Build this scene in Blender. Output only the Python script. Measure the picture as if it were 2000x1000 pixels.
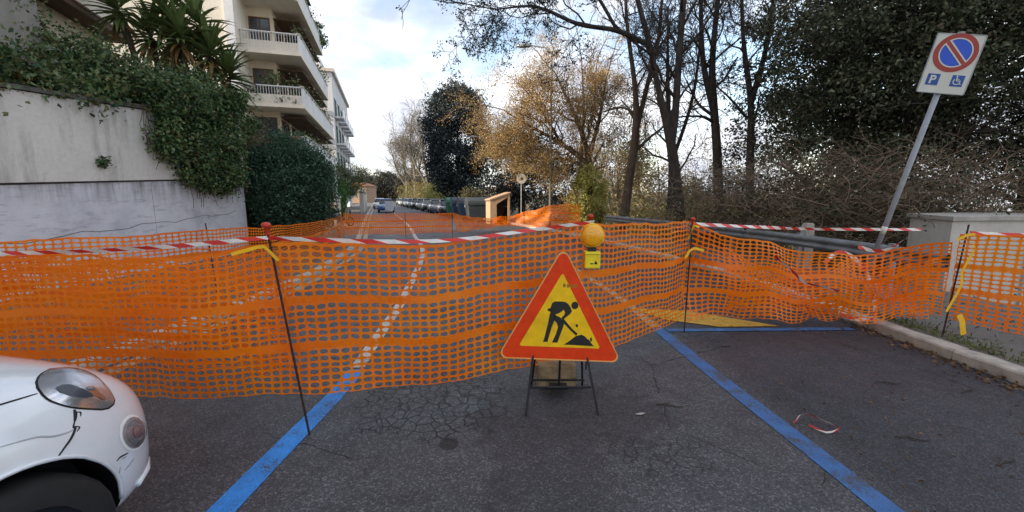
import bpy, bmesh, math, random
import numpy as np
from mathutils import Vector, Matrix, noise as mnoise
from mathutils.bvhtree import BVHTree

for o in list(bpy.data.objects):
    bpy.data.objects.remove(o)
C = bpy.context.scene.collection
R = math.radians
SC = bpy.context.scene

# ------------------------------------------------------------------ camera, sky, sun, exposure
cam_d = bpy.data.cameras.new('camera')
cam = bpy.data.objects.new('camera', cam_d)
C.objects.link(cam)
cam.location = (0, 0, 1.65)
cam.rotation_euler = (R(90 - 8.2), 0, 0)
cam_d.sensor_width = 36
cam_d.lens = 14.4
cam_d.clip_start = 0.05
cam_d.clip_end = 3000
SC.camera = cam

SUN_AZ = math.atan2(-0.436, -0.90)
SUN_EL = R(17)
world = bpy.data.worlds.new('World')
SC.world = world
world.use_nodes = True


def build_world():
    nt = world.node_tree
    nt.nodes.clear()
    N = nt.nodes.new
    L = nt.links.new
    out = N('ShaderNodeOutputWorld')
    bg = N('ShaderNodeBackground')
    bg.inputs['Strength'].default_value = 0.10
    sky = N('ShaderNodeTexSky')
    sky.sky_type = 'NISHITA'
    sky.sun_disc = False
    sky.sun_elevation = SUN_EL
    sky.sun_rotation = SUN_AZ
    sky.air_density = 1.0
    sky.dust_density = 1.2
    tc = N('ShaderNodeTexCoord')
    mp = N('ShaderNodeMapping')
    mp.inputs['Scale'].default_value = (1.0, 1.0, 1.9)
    mp.inputs['Location'].default_value = (0.35, 0.1, 0.22)
    L(tc.outputs['Generated'], mp.inputs['Vector'])
    n1 = N('ShaderNodeTexNoise')
    n1.inputs['Scale'].default_value = 3.1
    n1.inputs['Detail'].default_value = 7
    n1.inputs['Roughness'].default_value = 0.55
    n1.inputs['Distortion'].default_value = 0.25
    L(mp.outputs[0], n1.inputs['Vector'])
    r1 = N('ShaderNodeValToRGB')
    r1.color_ramp.elements[0].position = 0.36
    r1.color_ramp.elements[1].position = 0.55
    L(n1.outputs[0], r1.inputs[0])
    mp2 = N('ShaderNodeMapping')
    mp2.inputs['Scale'].default_value = (1.0, 1.0, 2.2)
    mp2.inputs['Location'].default_value = (1.7, 3.4, 0.6)
    L(tc.outputs['Generated'], mp2.inputs['Vector'])
    n2 = N('ShaderNodeTexNoise')
    n2.inputs['Scale'].default_value = 4.6
    n2.inputs['Detail'].default_value = 6
    n2.inputs['Roughness'].default_value = 0.5
    L(mp2.outputs[0], n2.inputs['Vector'])
    r2 = N('ShaderNodeValToRGB')
    r2.color_ramp.elements[0].position = 0.40
    r2.color_ramp.elements[0].color = (9.6, 9.8, 10.1, 1)
    r2.color_ramp.elements[1].position = 0.62
    r2.color_ramp.elements[1].color = (5.2, 5.5, 6.3, 1)
    L(n2.outputs[0], r2.inputs[0])
    mul = N('ShaderNodeMix')
    mul.data_type = 'RGBA'
    mul.blend_type = 'MULTIPLY'
    mul.inputs['Factor'].default_value = 1.0
    mul.inputs[7].default_value = (2.7, 2.5, 2.35, 1)
    L(sky.outputs[0], mul.inputs[6])
    mx = N('ShaderNodeMix')
    mx.data_type = 'RGBA'
    L(r1.outputs[0], mx.inputs['Factor'])
    L(mul.outputs[2], mx.inputs[6])
    L(r2.outputs[0], mx.inputs[7])
    L(mx.outputs[2], bg.inputs['Color'])
    L(bg.outputs[0], out.inputs['Surface'])


build_world()
sun_d = bpy.data.lights.new('sun', 'SUN')
sun_d.energy = 4.8
sun_d.angle = R(0.8)
sun_d.color = (1.0, 0.88, 0.70)
sun = bpy.data.objects.new('sun', sun_d)
C.objects.link(sun)
_sv = Vector((math.cos(SUN_AZ) * math.cos(SUN_EL), math.sin(SUN_AZ) * math.cos(SUN_EL), math.sin(SUN_EL)))
# SUN_AZ is measured from +X; Nishita measures from +Y clockwise
for nd in world.node_tree.nodes:
    if nd.type == 'TEX_SKY':
        nd.sun_rotation = math.atan2(_sv.x, _sv.y)
sun.rotation_euler = _sv.to_track_quat('Z', 'Y').to_euler()
sun.location = (-30, -12, 20)
SC.view_settings.view_transform = 'Standard'
SC.view_settings.look = 'None'
SC.view_settings.exposure = 0.66
SC.view_settings.gamma = 1.0
SC.view_settings.use_curve_mapping = False

# ------------------------------------------------------------------ node helpers and materials


class NT:
    def __init__(self, name):
        self.m = bpy.data.materials.new(name)
        self.m.use_nodes = True
        self.nt = self.m.node_tree
        self.b = self.nt.nodes['Principled BSDF']
        self.out = self.nt.nodes['Material Output']
        self._tc = None

    def n(self, t, **kw):
        x = self.nt.nodes.new(t)
        for k, v in kw.items():
            setattr(x, k, v)
        return x

    def l(self, a, b):
        self.nt.links.new(a, b)

    def coord(self, kind='Object'):
        if not self._tc:
            self._tc = self.n('ShaderNodeTexCoord')
        return self._tc.outputs[kind]

    def pos(self):
        return self.n('ShaderNodeNewGeometry').outputs['Position']

    def noise(self, vec, scale, detail=4, rough=0.55, dist=0.0):
        x = self.n('ShaderNodeTexNoise')
        x.inputs['Scale'].default_value = scale
        x.inputs['Detail'].default_value = detail
        x.inputs['Roughness'].default_value = rough
        x.inputs['Distortion'].default_value = dist
        self.l(vec, x.inputs['Vector'])
        return x.outputs[0]

    def ramp(self, fac, stops):
        x = self.n('ShaderNodeValToRGB')
        e = x.color_ramp.elements
        while len(e) < len(stops):
            e.new(0.5)
        for i, (p, c) in enumerate(stops):
            e[i].position = p
            if isinstance(c, (int, float)):
                c = (c, c, c)
            e[i].color = (c[0], c[1], c[2], 1)
        self.l(fac, x.inputs[0])
        return x.outputs[0]

    def mix(self, fac, a, b, blend='MIX'):
        x = self.n('ShaderNodeMix', data_type='RGBA', blend_type=blend)
        for s, v in ((x.inputs['Factor'], fac), (x.inputs[6], a), (x.inputs[7], b)):
            if hasattr(v, 'is_linked'):
                self.l(v, s)
            elif isinstance(v, (int, float)):
                s.default_value = v
            else:
                s.default_value = (v[0], v[1], v[2], 1)
        return x.outputs[2]

    def math(self, op, a, b=None, clamp=False):
        x = self.n('ShaderNodeMath', operation=op, use_clamp=clamp)
        for i, v in enumerate((a, b)):
            if v is None:
                continue
            if hasattr(v, 'is_linked'):
                self.l(v, x.inputs[i])
            else:
                x.inputs[i].default_value = v
        return x.outputs[0]

    def bump(self, h, strength=0.3, dist=0.01):
        x = self.n('ShaderNodeBump')
        x.inputs['Strength'].default_value = strength
        x.inputs['Distance'].default_value = dist
        self.l(h, x.inputs['Height'])
        self.l(x.outputs[0], self.b.inputs['Normal'])

    def mapping(self, vec, scale=(1, 1, 1), loc=(0, 0, 0)):
        x = self.n('ShaderNodeMapping')
        x.inputs['Scale'].default_value = scale
        x.inputs['Location'].default_value = loc
        self.l(vec, x.inputs['Vector'])
        return x.outputs[0]

    def col(self, v):
        if hasattr(v, 'is_linked'):
            self.l(v, self.b.inputs['Base Color'])
        else:
            self.b.inputs['Base Color'].default_value = (v[0], v[1], v[2], 1)

    def rough(self, v):
        if hasattr(v, 'is_linked'):
            self.l(v, self.b.inputs['Roughness'])
        else:
            self.b.inputs['Roughness'].default_value = v


def simple(name, col, rough=0.6, metal=0.0, vary=0.15, scale=8.0, bump=0.0, spec=0.4, coat=0.0):
    t = NT(name)
    n = t.noise(t.pos(), scale, 5, 0.6)
    a = tuple(c * (1 - vary) for c in col)
    b = tuple(min(1, c * (1 + vary)) for c in col)
    t.col(t.ramp(n, [(0.3, a), (0.7, b)]))
    t.rough(rough)
    t.b.inputs['Metallic'].default_value = metal
    t.b.inputs['Specular IOR Level'].default_value = spec
    t.b.inputs['Coat Weight'].default_value = coat
    if bump:
        t.bump(t.noise(t.pos(), scale * 6, 4), bump, 0.01)
    return t.m


def foliage(name, cols, trans=0.25, rough=0.55, nscale=1.2, spec=0.3):
    t = NT(name)
    g = t.n('ShaderNodeNewGeometry')
    r = t.ramp(g.outputs['Random Per Island'], [(i / (len(cols) - 1), c) for i, c in enumerate(cols)])
    n = t.noise(g.outputs['Position'], nscale, 3)
    c = t.mix(1.0, r, t.ramp(n, [(0.35, 0.72), (0.65, 1.3)]), 'MULTIPLY')
    t.col(c)
    t.rough(rough)
    t.b.inputs['Specular IOR Level'].default_value = spec
    tr = t.n('ShaderNodeBsdfTranslucent')
    t.l(c, tr.inputs['Color'])
    mx = t.n('ShaderNodeMixShader')
    mx.inputs[0].default_value = trans
    t.l(t.b.outputs[0], mx.inputs[1])
    t.l(tr.outputs[0], mx.inputs[2])
    t.l(mx.outputs[0], t.out.inputs['Surface'])
    return t.m


def asphalt_material():
    t = NT('asphalt')
    p = t.pos()
    fine = t.noise(p, 210, 2, 0.7)
    vor = t.n('ShaderNodeTexVoronoi')
    vor.inputs['Scale'].default_value = 100
    t.l(p, vor.inputs['Vector'])
    vsep = t.n('ShaderNodeSeparateColor')
    t.l(vor.outputs['Color'], vsep.inputs[0])
    big = t.noise(p, 0.55, 5, 0.6)
    mid = t.noise(p, 4.0, 5, 0.65)
    stone = t.ramp(vsep.outputs[0], [(0.0, (0.020, 0.021, 0.025)), (0.5, (0.046, 0.048, 0.056)), (0.80, (0.090, 0.092, 0.104)), (1.0, (0.20, 0.20, 0.215))])
    base = t.mix(0.45, stone, t.ramp(fine, [(0.3, (0.023, 0.025, 0.030)), (0.7, (0.088, 0.090, 0.103))]))
    base = t.mix(1.0, base, t.ramp(mid, [(0.25, 0.72), (0.75, 1.28)]), 'MULTIPLY')
    base = t.mix(1.0, base, t.ramp(big, [(0.3, 0.88), (0.7, 1.36)]), 'MULTIPLY')
    # resurfaced bay to the right of the blue line: finer, darker tarmac
    sx = t.n('ShaderNodeSeparateXYZ')
    t.l(p, sx.inputs[0])
    edge = t.math('ADD', sx.outputs[0], t.math('MULTIPLY', t.math('SUBTRACT', mid, 0.5), 0.5))
    inbay = t.math('MULTIPLY', t.math('MULTIPLY_ADD', edge, 2.2), 1.0, True)
    mr = t.n('ShaderNodeMapRange')
    mr.inputs['From Min'].default_value = 1.9
    mr.inputs['From Max'].default_value = 2.25
    t.l(edge, mr.inputs['Value'])
    bay = mr.outputs[0]
    base = t.mix(bay, base, t.mix(1.0, base, (0.52, 0.53, 0.60), 'MULTIPLY'))
    # cracks: alligator patches and a few long wandering ones
    warp = t.n('ShaderNodeVectorMath', operation='ADD')
    nz = t.n('ShaderNodeTexNoise')
    nz.inputs['Scale'].default_value = 6
    nz.inputs['Detail'].default_value = 4
    t.l(p, nz.inputs['Vector'])
    ws = t.n('ShaderNodeVectorMath', operation='SCALE')
    ws.inputs['Scale'].default_value = 0.10
    t.l(nz.outputs['Color'], ws.inputs[0])
    t.l(p, warp.inputs[0])
    t.l(ws.outputs[0], warp.inputs[1])

    def cracks(scale, width):
        v = t.n('ShaderNodeTexVoronoi', feature='DISTANCE_TO_EDGE')
        v.inputs['Scale'].default_value = scale
        t.l(warp.outputs[0], v.inputs['Vector'])
        m = t.n('ShaderNodeMapRange')
        m.inputs['From Min'].default_value = width
        m.inputs['From Max'].default_value = width * 0.4
        t.l(v.outputs['Distance'], m.inputs['Value'])
        return m.outputs[0]

    def blob(cx, cy, rx, ry):
        mp = t.mapping(p, (1 / rx, 1 / ry, 0), (-cx / rx, -cy / ry, 0))
        d = t.n('ShaderNodeVectorMath', operation='LENGTH')
        t.l(mp, d.inputs[0])
        jag = t.math('ADD', d.outputs['Value'], t.math('MULTIPLY', t.math('SUBTRACT', mid, 0.5), 1.2))
        m = t.n('ShaderNodeMapRange')
        m.inputs['From Min'].default_value = 1.12
        m.inputs['From Max'].default_value = 0.90
        t.l(jag, m.inputs['Value'])
        return m.outputs[0]
    area = blob(-0.62, 3.15, 0.62, 0.55)
    for b in ((0.95, 2.45, 0.34, 0.24), (-0.3, 5.2, 0.9, 1.2), (1.2, 1.75, 0.3, 0.2), (-2.9, 6.2, 1.0, 1.4), (0.6, 9.0, 1.0, 2.0)):
        area = t.math('MAXIMUM', area, t.math('MULTIPLY', blob(*b), 0.6))
    cr = t.math('MULTIPLY', cracks(10.5, 0.075), area)
    long = t.math('MULTIPLY', cracks(0.62, 0.004), t.ramp(t.noise(p, 0.9, 2), [(0.50, 0.0), (0.54, 1.0)]))
    cr = t.math('MAXIMUM', cr, long)
    # an oil stain and a damp patch below the sign
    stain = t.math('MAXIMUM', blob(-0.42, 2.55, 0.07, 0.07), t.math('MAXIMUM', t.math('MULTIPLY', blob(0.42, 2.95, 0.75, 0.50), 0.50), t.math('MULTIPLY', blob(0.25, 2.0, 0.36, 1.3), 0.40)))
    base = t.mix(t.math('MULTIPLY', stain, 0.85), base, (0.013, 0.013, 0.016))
    base = t.mix(t.math('MULTIPLY', cr, t.ramp(t.noise(p, 3.1, 3), [(0.32, 0.45), (0.55, 0.95)])), base, (0.008, 0.008, 0.009))
    t.col(base)
    ro = t.ramp(t.noise(p, 1.4, 5, 0.65), [(0.3, 0.44), (0.7, 0.74)])
    t.rough(ro)
    t.b.inputs['Specular IOR Level'].default_value = 0.42
    hgt = t.math('SUBTRACT', t.math('ADD', t.math('MULTIPLY', fine, 0.5), vor.outputs['Distance']), t.math('MULTIPLY', cr, 1.6))
    t.bump(hgt, 0.55, 0.006)
    return t.m


def paint_material(name, col, wear=0.5, seed=0.0, edge=(0.055, 0.054, 0.06)):
    t = NT(name)
    p = t.pos()
    pm = t.mapping(p, loc=(seed, seed * 0.7, 0))
    n = t.noise(pm, 60, 4, 0.7)
    n2 = t.noise(pm, 3.2, 5, 0.65)
    f = t.math('ADD', t.math('MULTIPLY', n, 0.55), t.math('MULTIPLY', n2, 0.6))
    m = t.n('ShaderNodeMapRange')
    m.inputs['From Min'].default_value = wear - 0.05
    m.inputs['From Max'].default_value = wear + 0.05
    t.l(f, m.inputs['Value'])
    dirt = t.ramp(t.noise(pm, 9, 5), [(0.3, tuple(c * 0.68 for c in col)), (0.7, col)])
    grit = t.mix(1.0, dirt, t.ramp(t.noise(pm, 190, 2, 0.7), [(0.35, 0.6), (0.65, 1.15)]), 'MULTIPLY')
    t.col(t.mix(m.outputs[0], edge, grit))
    t.rough(0.6)
    t.bump(t.noise(p, 200, 2), 0.4, 0.004)
    return t.m


def plaster(name, col, stain, amount=0.5, streak=2.0, blue=None):
    """old render: cloudy tone, vertical rain streaks, grain"""
    t = NT(name)
    p = t.pos()
    n1 = t.noise(p, 0.8, 6, 0.6)
    n2 = t.noise(t.mapping(p, (2.2, 2.2, 0.35)), streak, 6, 0.65)
    n3 = t.noise(p, 14, 5, 0.7)
    a = t.ramp(n1, [(0.3, tuple(c * 0.86 for c in col)), (0.7, col)])
    s = t.math('MULTIPLY', t.ramp(n2, [(0.50, 0.0), (0.75, 1.0)]), amount)
    a = t.mix(s, a, stain)
    a = t.mix(1.0, a, t.ramp(n3, [(0.25, 0.86), (0.7, 1.05)]), 'MULTIPLY')
    t.col(a)
    t.rough(0.85)
    t.bump(t.math('ADD', n3, t.noise(p, 70, 3)), 0.35, 0.008)
    return t.m


def wall_low_material():
    t = NT('lower_wall_plaster')
    p = t.pos()
    n1 = t.noise(p, 1.3, 6, 0.65)
    a = t.ramp(n1, [(0.3, (0.46, 0.47, 0.54)), (0.5, (0.62, 0.63, 0.69)), (0.72, (0.72, 0.73, 0.78))])
    scr = t.noise(t.mapping(p, (1, 0.9, 5.0)), 3.0, 7, 0.72)
    a = t.mix(t.ramp(scr, [(0.53, 0.0), (0.68, 0.55)]), a, (0.25, 0.25, 0.30))
    sx = t.n('ShaderNodeSeparateXYZ')
    t.l(p, sx.inputs[0])
    hi = t.n('ShaderNodeMapRange')
    hi.inputs['From Min'].default_value = 1.45
    hi.inputs['From Max'].default_value = 1.9
    t.l(sx.outputs[2], hi.inputs['Value'])
    drip = t.noise(t.mapping(p, (1, 3.5, 0.3)), 2.2, 6, 0.7)
    a = t.mix(t.math('MULTIPLY', hi.outputs[0], t.ramp(drip, [(0.42, 0.0), (0.66, 0.85)])), a, (0.16, 0.16, 0.17))
    t.col(a)
    t.rough(0.8)
    t.bump(t.math('ADD', scr, t.noise(p, 40, 3)), 0.4, 0.012)
    return t.m


def tape_material():
    t = NT('barrier_tape_print')
    uv = t.coord('UV')
    s = t.n('ShaderNodeSeparateXYZ')
    t.l(uv, s.inputs[0])
    u = t.math('ADD', s.outputs[0], t.math('MULTIPLY', s.outputs[1], 0.35))
    fr = t.math('FRACT', u)
    st = t.math('GREATER_THAN', fr, 0.5)
    wear = t.ramp(t.noise(t.pos(), 14, 3), [(0.3, 0.75), (0.7, 1.0)])
    c = t.mix(st, (0.72, 0.035, 0.03), (0.82, 0.79, 0.75))
    t.col(t.mix(1.0, c, wear, 'MULTIPLY'))
    t.rough(0.35)
    return t.m


def net_material():
    t = NT('orange_net_plastic')
    p = t.pos()
    c = t.ramp(t.noise(p, 1.6, 4), [(0.3, (0.95, 0.165, 0.002)), (0.7, (1.0, 0.285, 0.004))])
    c = t.mix(t.ramp(t.noise(p, 7.0, 6, 0.75), [(0.55, 0.0), (0.80, 0.40)]), c, (0.60, 0.20, 0.03))
    t.col(c)
    t.rough(0.42)
    tr = t.n('ShaderNodeBsdfTranslucent')
    t.l(c, tr.inputs['Color'])
    mx = t.n('ShaderNodeMixShader')
    mx.inputs[0].default_value = 0.38
    t.l(t.b.outputs[0], mx.inputs[1])
    t.l(tr.outputs[0], mx.inputs[2])
    t.l(mx.outputs[0], t.out.inputs['Surface'])
    return t.m


def bark(name, a, b, scale=9):
    t = NT(name)
    p = t.pos()
    n = t.noise(t.mapping(p, (1, 1, 0.25)), scale, 6, 0.7)
    t.col(t.ramp(n, [(0.3, a), (0.7, b)]))
    t.rough(0.9)
    t.bump(n, 0.6, 0.03)
    return t.m


def glass_dark(name, col=(0.03, 0.035, 0.04), rough=0.08):
    t = NT(name)
    t.col(t.ramp(t.noise(t.pos(), 0.7, 3), [(0.3, col), (0.7, tuple(c * 2.2 for c in col))]))
    t.rough(rough)
    t.b.inputs['Specular IOR Level'].default_value = 0.6
    return t.m


def car_paint(name, col, flake=0.05):
    t = NT(name)
    n = t.noise(t.pos(), 5, 6, 0.7)
    t.col(t.ramp(n, [(0.25, tuple(c * (1 - flake * 2) for c in col)), (0.6, col)]))
    t.rough(0.28)
    t.b.inputs['Coat Weight'].default_value = 0.9
    t.b.inputs['Coat Roughness'].default_value = 0.04
    return t.m


def clear_lens(name, tint=(0.95, 0.95, 0.97)):
    t = NT(name)
    t.col(tint)
    t.rough(0.03)
    g = t.n('ShaderNodeBsdfGlossy')
    g.inputs['Roughness'].default_value = 0.04
    tr = t.n('ShaderNodeBsdfTransparent')
    tr.inputs['Color'].default_value = (*tint, 1)
    fr = t.n('ShaderNodeFresnel')
    fr.inputs['IOR'].default_value = 1.33
    mx = t.n('ShaderNodeMixShader')
    t.l(fr.outputs[0], mx.inputs[0])
    t.l(tr.outputs[0], mx.inputs[1])
    t.l(g.outputs[0], mx.inputs[2])
    t.l(mx.outputs[0], t.out.inputs['Surface'])
    return t.m


M = {}
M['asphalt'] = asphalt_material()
M['blue'] = paint_material('blue_road_paint', (0.035, 0.30, 0.86), 0.49, 0.0)
M['blue_worn'] = paint_material('worn_blue_road_paint', (0.045, 0.17, 0.45), 0.52, 1.9)
M['white_paint'] = paint_material('white_road_paint', (0.66, 0.62, 0.58), 0.50, 3.1)
M['faded_paint'] = paint_material('faded_line_paint', (0.50, 0.36, 0.24), 0.50, 5.5)
M['yellow_paint'] = paint_material('yellow_road_paint', (0.72, 0.42, 0.03), 0.45, 7.7)
M['pavement'] = plaster('old_pavement', (0.15, 0.14, 0.13), (0.07, 0.075, 0.05), 0.7, 3.0)
M['kerb'] = simple('kerb_stone', (0.40, 0.37, 0.33), 0.85, vary=0.28, scale=7, bump=0.5)
M['earth'] = simple('earth', (0.085, 0.065, 0.035), 0.95, vary=0.5, scale=2.5, bump=0.6)
M['hill'] = simple('hill_ground', (0.16, 0.13, 0.08), 1.0, vary=0.45, scale=0.06)
M['wall_up'] = plaster('upper_wall_render', (0.72, 0.70, 0.66), (0.27, 0.265, 0.26), 1.0, 1.1)
M['wall_low'] = wall_low_material()
M['coping'] = simple('coping_stone', (0.10, 0.095, 0.085), 0.9, vary=0.4, scale=5, bump=0.4)
M['cream'] = plaster('cream_render', (0.76, 0.66, 0.51), (0.44, 0.36, 0.27), 0.35, 0.6)
M['cream_light'] = plaster('pale_render', (0.80, 0.74, 0.63), (0.48, 0.43, 0.36), 0.3, 0.6)
M['grey_render'] = plaster('grey_render', (0.34, 0.32, 0.29), (0.18, 0.17, 0.15), 0.5, 0.8)
M['white_render'] = plaster('white_render', (0.74, 0.75, 0.77), (0.52, 0.53, 0.55), 0.3, 0.7)
M['soffit'] = simple('brown_soffit', (0.10, 0.060, 0.035), 0.8, vary=0.2)
M['wood_brown'] = simple('brown_wood', (0.14, 0.062, 0.028), 0.6, vary=0.3, scale=12)
M['shutter'] = simple('green_shutter', (0.10, 0.17, 0.14), 0.6, vary=0.2)
M['glass'] = glass_dark('window_glass')
M['glass_pale'] = glass_dark('pale_window_glass', (0.22, 0.25, 0.28), 0.12)
M['window_frame'] = simple('window_frame', (0.62, 0.60, 0.56), 0.5)
M['rail'] = simple('pale_railing', (0.58, 0.53, 0.45), 0.5, vary=0.1)
M['grey_metal'] = simple('galvanised_metal', (0.30, 0.32, 0.34), 0.45, 0.6, vary=0.25, scale=6)
M['pole_grey'] = simple('painted_grey_pole', (0.30, 0.33, 0.37), 0.5, 0.1, vary=0.12, scale=9)
M['rail_steel'] = simple('weathered_rail_steel', (0.20, 0.21, 0.225), 0.6, 0.3, vary=0.3, scale=4)
M['dark_metal'] = simple('dark_steel', (0.022, 0.022, 0.025), 0.5, 0.4, vary=0.3, scale=20)
M['rust'] = simple('rusty_rebar', (0.045, 0.022, 0.018), 0.8, 0.2, vary=0.5, scale=30)
M['net'] = net_material()
M['tape'] = tape_material()
M['red_plastic'] = simple('red_plastic', (0.50, 0.04, 0.015), 0.4, vary=0.15)
M['yellow_strip'] = simple('yellow_plastic_strip', (0.90, 0.50, 0.015), 0.4, vary=0.12)
M['lamp_yellow'] = simple('yellow_lamp_case', (0.83, 0.68, 0.02), 0.4, vary=0.12, scale=14)
M['sign_red'] = simple('sign_orange_red', (0.74, 0.050, 0.005), 0.6, vary=0.12, scale=10, spec=0.2)
M['sign_yellow'] = simple('sign_yellow', (0.86, 0.52, 0.010), 0.6, vary=0.14, scale=10, spec=0.2)
M['sign_rim'] = simple('sign_rim', (0.86, 0.42, 0.12), 0.45, vary=0.1)
M['black'] = simple('black_print', (0.010, 0.009, 0.009), 0.5, vary=0.3)
M['sign_white'] = simple('sign_white', (0.60, 0.62, 0.57), 0.5, vary=0.06, scale=5)
M['sign_blue'] = simple('sign_blue', (0.018, 0.085, 0.60), 0.4, vary=0.08)
M['sign_dark_blue'] = simple('sign_dark_blue', (0.010, 0.075, 0.33), 0.4, vary=0.08)
M['sign_ring'] = simple('sign_ring_red', (0.34, 0.036, 0.026), 0.4, vary=0.08)
M['concrete'] = simple('concrete', (0.36, 0.34, 0.31), 0.9, vary=0.2, scale=5, bump=0.4)
M['pale_concrete'] = plaster('pale_concrete', (0.58, 0.555, 0.51), (0.32, 0.32, 0.31), 0.4, 1.2)
M['brown_block'] = simple('brown_block', (0.26, 0.19, 0.11), 0.9, vary=0.35, scale=12, bump=0.6)
M['car_white'] = car_paint('white_car_paint', (0.74, 0.77, 0.82))
M['car_black'] = car_paint('dark_car_paint', (0.020, 0.022, 0.028))
M['car_grey'] = car_paint('grey_car_paint', (0.20, 0.21, 0.23))
M['car_silver'] = car_paint('silver_car_paint', (0.45, 0.46, 0.48))
M['car_blue'] = car_paint('blue_car_paint', (0.05, 0.11, 0.36))
M['tyre'] = simple('tyre_rubber', (0.014, 0.014, 0.015), 0.8, vary=0.2, scale=20)
M['arch'] = simple('arch_plastic', (0.012, 0.012, 0.015), 0.7, vary=0.2)
M['headlamp'] = simple('headlamp_reflector', (0.90, 0.91, 0.93), 0.35, 0.10, vary=0.04)
M['headlamp_bowl'] = simple('headlamp_bowl', (0.92, 0.93, 0.95), 0.15, 0.84, vary=0.04)
M['chrome'] = simple('chrome', (0.75, 0.76, 0.78), 0.12, 1.0, vary=0.05)
M['lens'] = clear_lens('headlight_glass')
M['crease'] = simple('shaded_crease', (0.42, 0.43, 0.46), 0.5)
M['seam'] = simple('seam_black', (0.012, 0.012, 0.014), 0.7)
M['bin_green'] = simple('bin_green', (0.03, 0.16, 0.09), 0.5, vary=0.2)
M['bin_blue'] = simple('bin_blue', (0.030, 0.060, 0.11), 0.5, vary=0.2)
M['bin_grey'] = simple('bin_grey', (0.05, 0.055, 0.06), 0.5, vary=0.2)
M['peach'] = simple('peach', (0.50, 0.31, 0.19), 0.7, vary=0.15)  # pale tone stands for sunlight on a dark waste container
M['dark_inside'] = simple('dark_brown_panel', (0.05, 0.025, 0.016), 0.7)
M['paper'] = simple('white_board', (0.72, 0.72, 0.80), 0.6, vary=0.05)
M['bark_dark'] = bark('dark_bark', (0.018, 0.014, 0.013), (0.070, 0.055, 0.045))
M['bark_brown'] = bark('brown_bark', (0.040, 0.026, 0.017), (0.12, 0.080, 0.055))
M['bark_pale'] = bark('pale_bark', (0.085, 0.075, 0.058), (0.20, 0.175, 0.135))
M['twig_brown'] = simple('brown_twigs', (0.22, 0.155, 0.11), 0.9, vary=0.4, scale=3)
M['f_ivy'] = foliage('ivy_leaves', [(0.016, 0.044, 0.022), (0.036, 0.084, 0.036), (0.078, 0.150, 0.052), (0.15, 0.21, 0.085), (0.13, 0.11, 0.045)], 0.18, 0.52, spec=0.3)
M['f_hedge'] = foliage('hedge_leaves', [(0.028, 0.058, 0.024), (0.058, 0.105, 0.038), (0.105, 0.155, 0.050), (0.18, 0.21, 0.09), (0.13, 0.10, 0.04)], 0.2, 0.45, spec=0.4)
M['f_moss'] = foliage('ochre_ground_cover', [(0.05, 0.045, 0.006), (0.11, 0.09, 0.010), (0.17, 0.12, 0.012)], 0.2)
M['f_shrub'] = foliage('shrub_leaves', [(0.012, 0.040, 0.028), (0.030, 0.080, 0.050), (0.060, 0.130, 0.075), (0.12, 0.19, 0.12)], 0.2, 0.5, spec=0.35)
M['f_bright'] = foliage('bright_hedge_leaves', [(0.025, 0.075, 0.012), (0.055, 0.15, 0.022), (0.10, 0.21, 0.035)], 0.25)
M['f_dark'] = foliage('evergreen_needles', [(0.016, 0.024, 0.028), (0.034, 0.046, 0.050), (0.060, 0.075, 0.075)], 0.1, 0.6)
M['f_right'] = foliage('dark_oak_leaves', [(0.018, 0.026, 0.016), (0.042, 0.056, 0.032), (0.080, 0.096, 0.052), (0.13, 0.14, 0.085), (0.10, 0.075, 0.055)], 0.15, 0.62, spec=0.2)
M['f_gold'] = foliage('dry_gold_leaves', [(0.20, 0.115, 0.045), (0.38, 0.235, 0.085), (0.50, 0.335, 0.13), (0.28, 0.225, 0.09)], 0.3)
M['f_ivylight'] = foliage('light_ivy_leaves', [(0.17, 0.18, 0.04), (0.35, 0.34, 0.09), (0.50, 0.47, 0.17)], 0.3)
M['f_brush'] = foliage('dry_brush', [(0.12, 0.095, 0.035), (0.24, 0.20, 0.075), (0.34, 0.29, 0.12)], 0.25)
M['f_far'] = foliage('far_wood', [(0.030, 0.036, 0.032), (0.060, 0.060, 0.048), (0.095, 0.085, 0.06)], 0.1, nscale=0.15)
M['f_litter'] = foliage('fallen_leaves', [(0.07, 0.030, 0.014), (0.13, 0.065, 0.026), (0.20, 0.12, 0.05)], 0.1)
M['f_grass'] = foliage('verge_grass', [(0.05, 0.075, 0.015), (0.09, 0.12, 0.025), (0.15, 0.15, 0.05)], 0.25)
M['f_yucca'] = foliage('yucca_leaves', [(0.07, 0.115, 0.035), (0.15, 0.20, 0.07)], 0.15, 0.4, nscale=2.0)
M['f_yucca_dry'] = foliage('dry_yucca_leaves', [(0.16, 0.10, 0.035), (0.26, 0.16, 0.06)], 0.15, 0.6, nscale=2.0)

# ------------------------------------------------------------------ object helpers


def tag(o, label=None, cat=None, group=None, kind=None):
    if label:
        o['label'] = label
    if cat:
        o['category'] = cat
    if group:
        o['group'] = group
    if kind:
        o['kind'] = kind
    return o


def empty(name, loc, label, cat, group=None, rz=0.0):
    o = bpy.data.objects.new(name, None)
    o.empty_display_size = 0.2
    C.objects.link(o)
    o.location = loc
    o.rotation_euler = (0, 0, rz)
    return tag(o, label, cat, group)


def put(name, me, mat=None, parent=None, loc=None):
    o = bpy.data.objects.new(name, me)
    C.objects.link(o)
    if mat is not None:
        if isinstance(mat, (list, tuple)):
            for m in mat:
                me.materials.append(m)
        elif not me.materials:
            me.materials.append(mat)
    if parent is not None:
        o.parent = parent
    if loc is not None:
        o.location = loc
    return o


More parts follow.
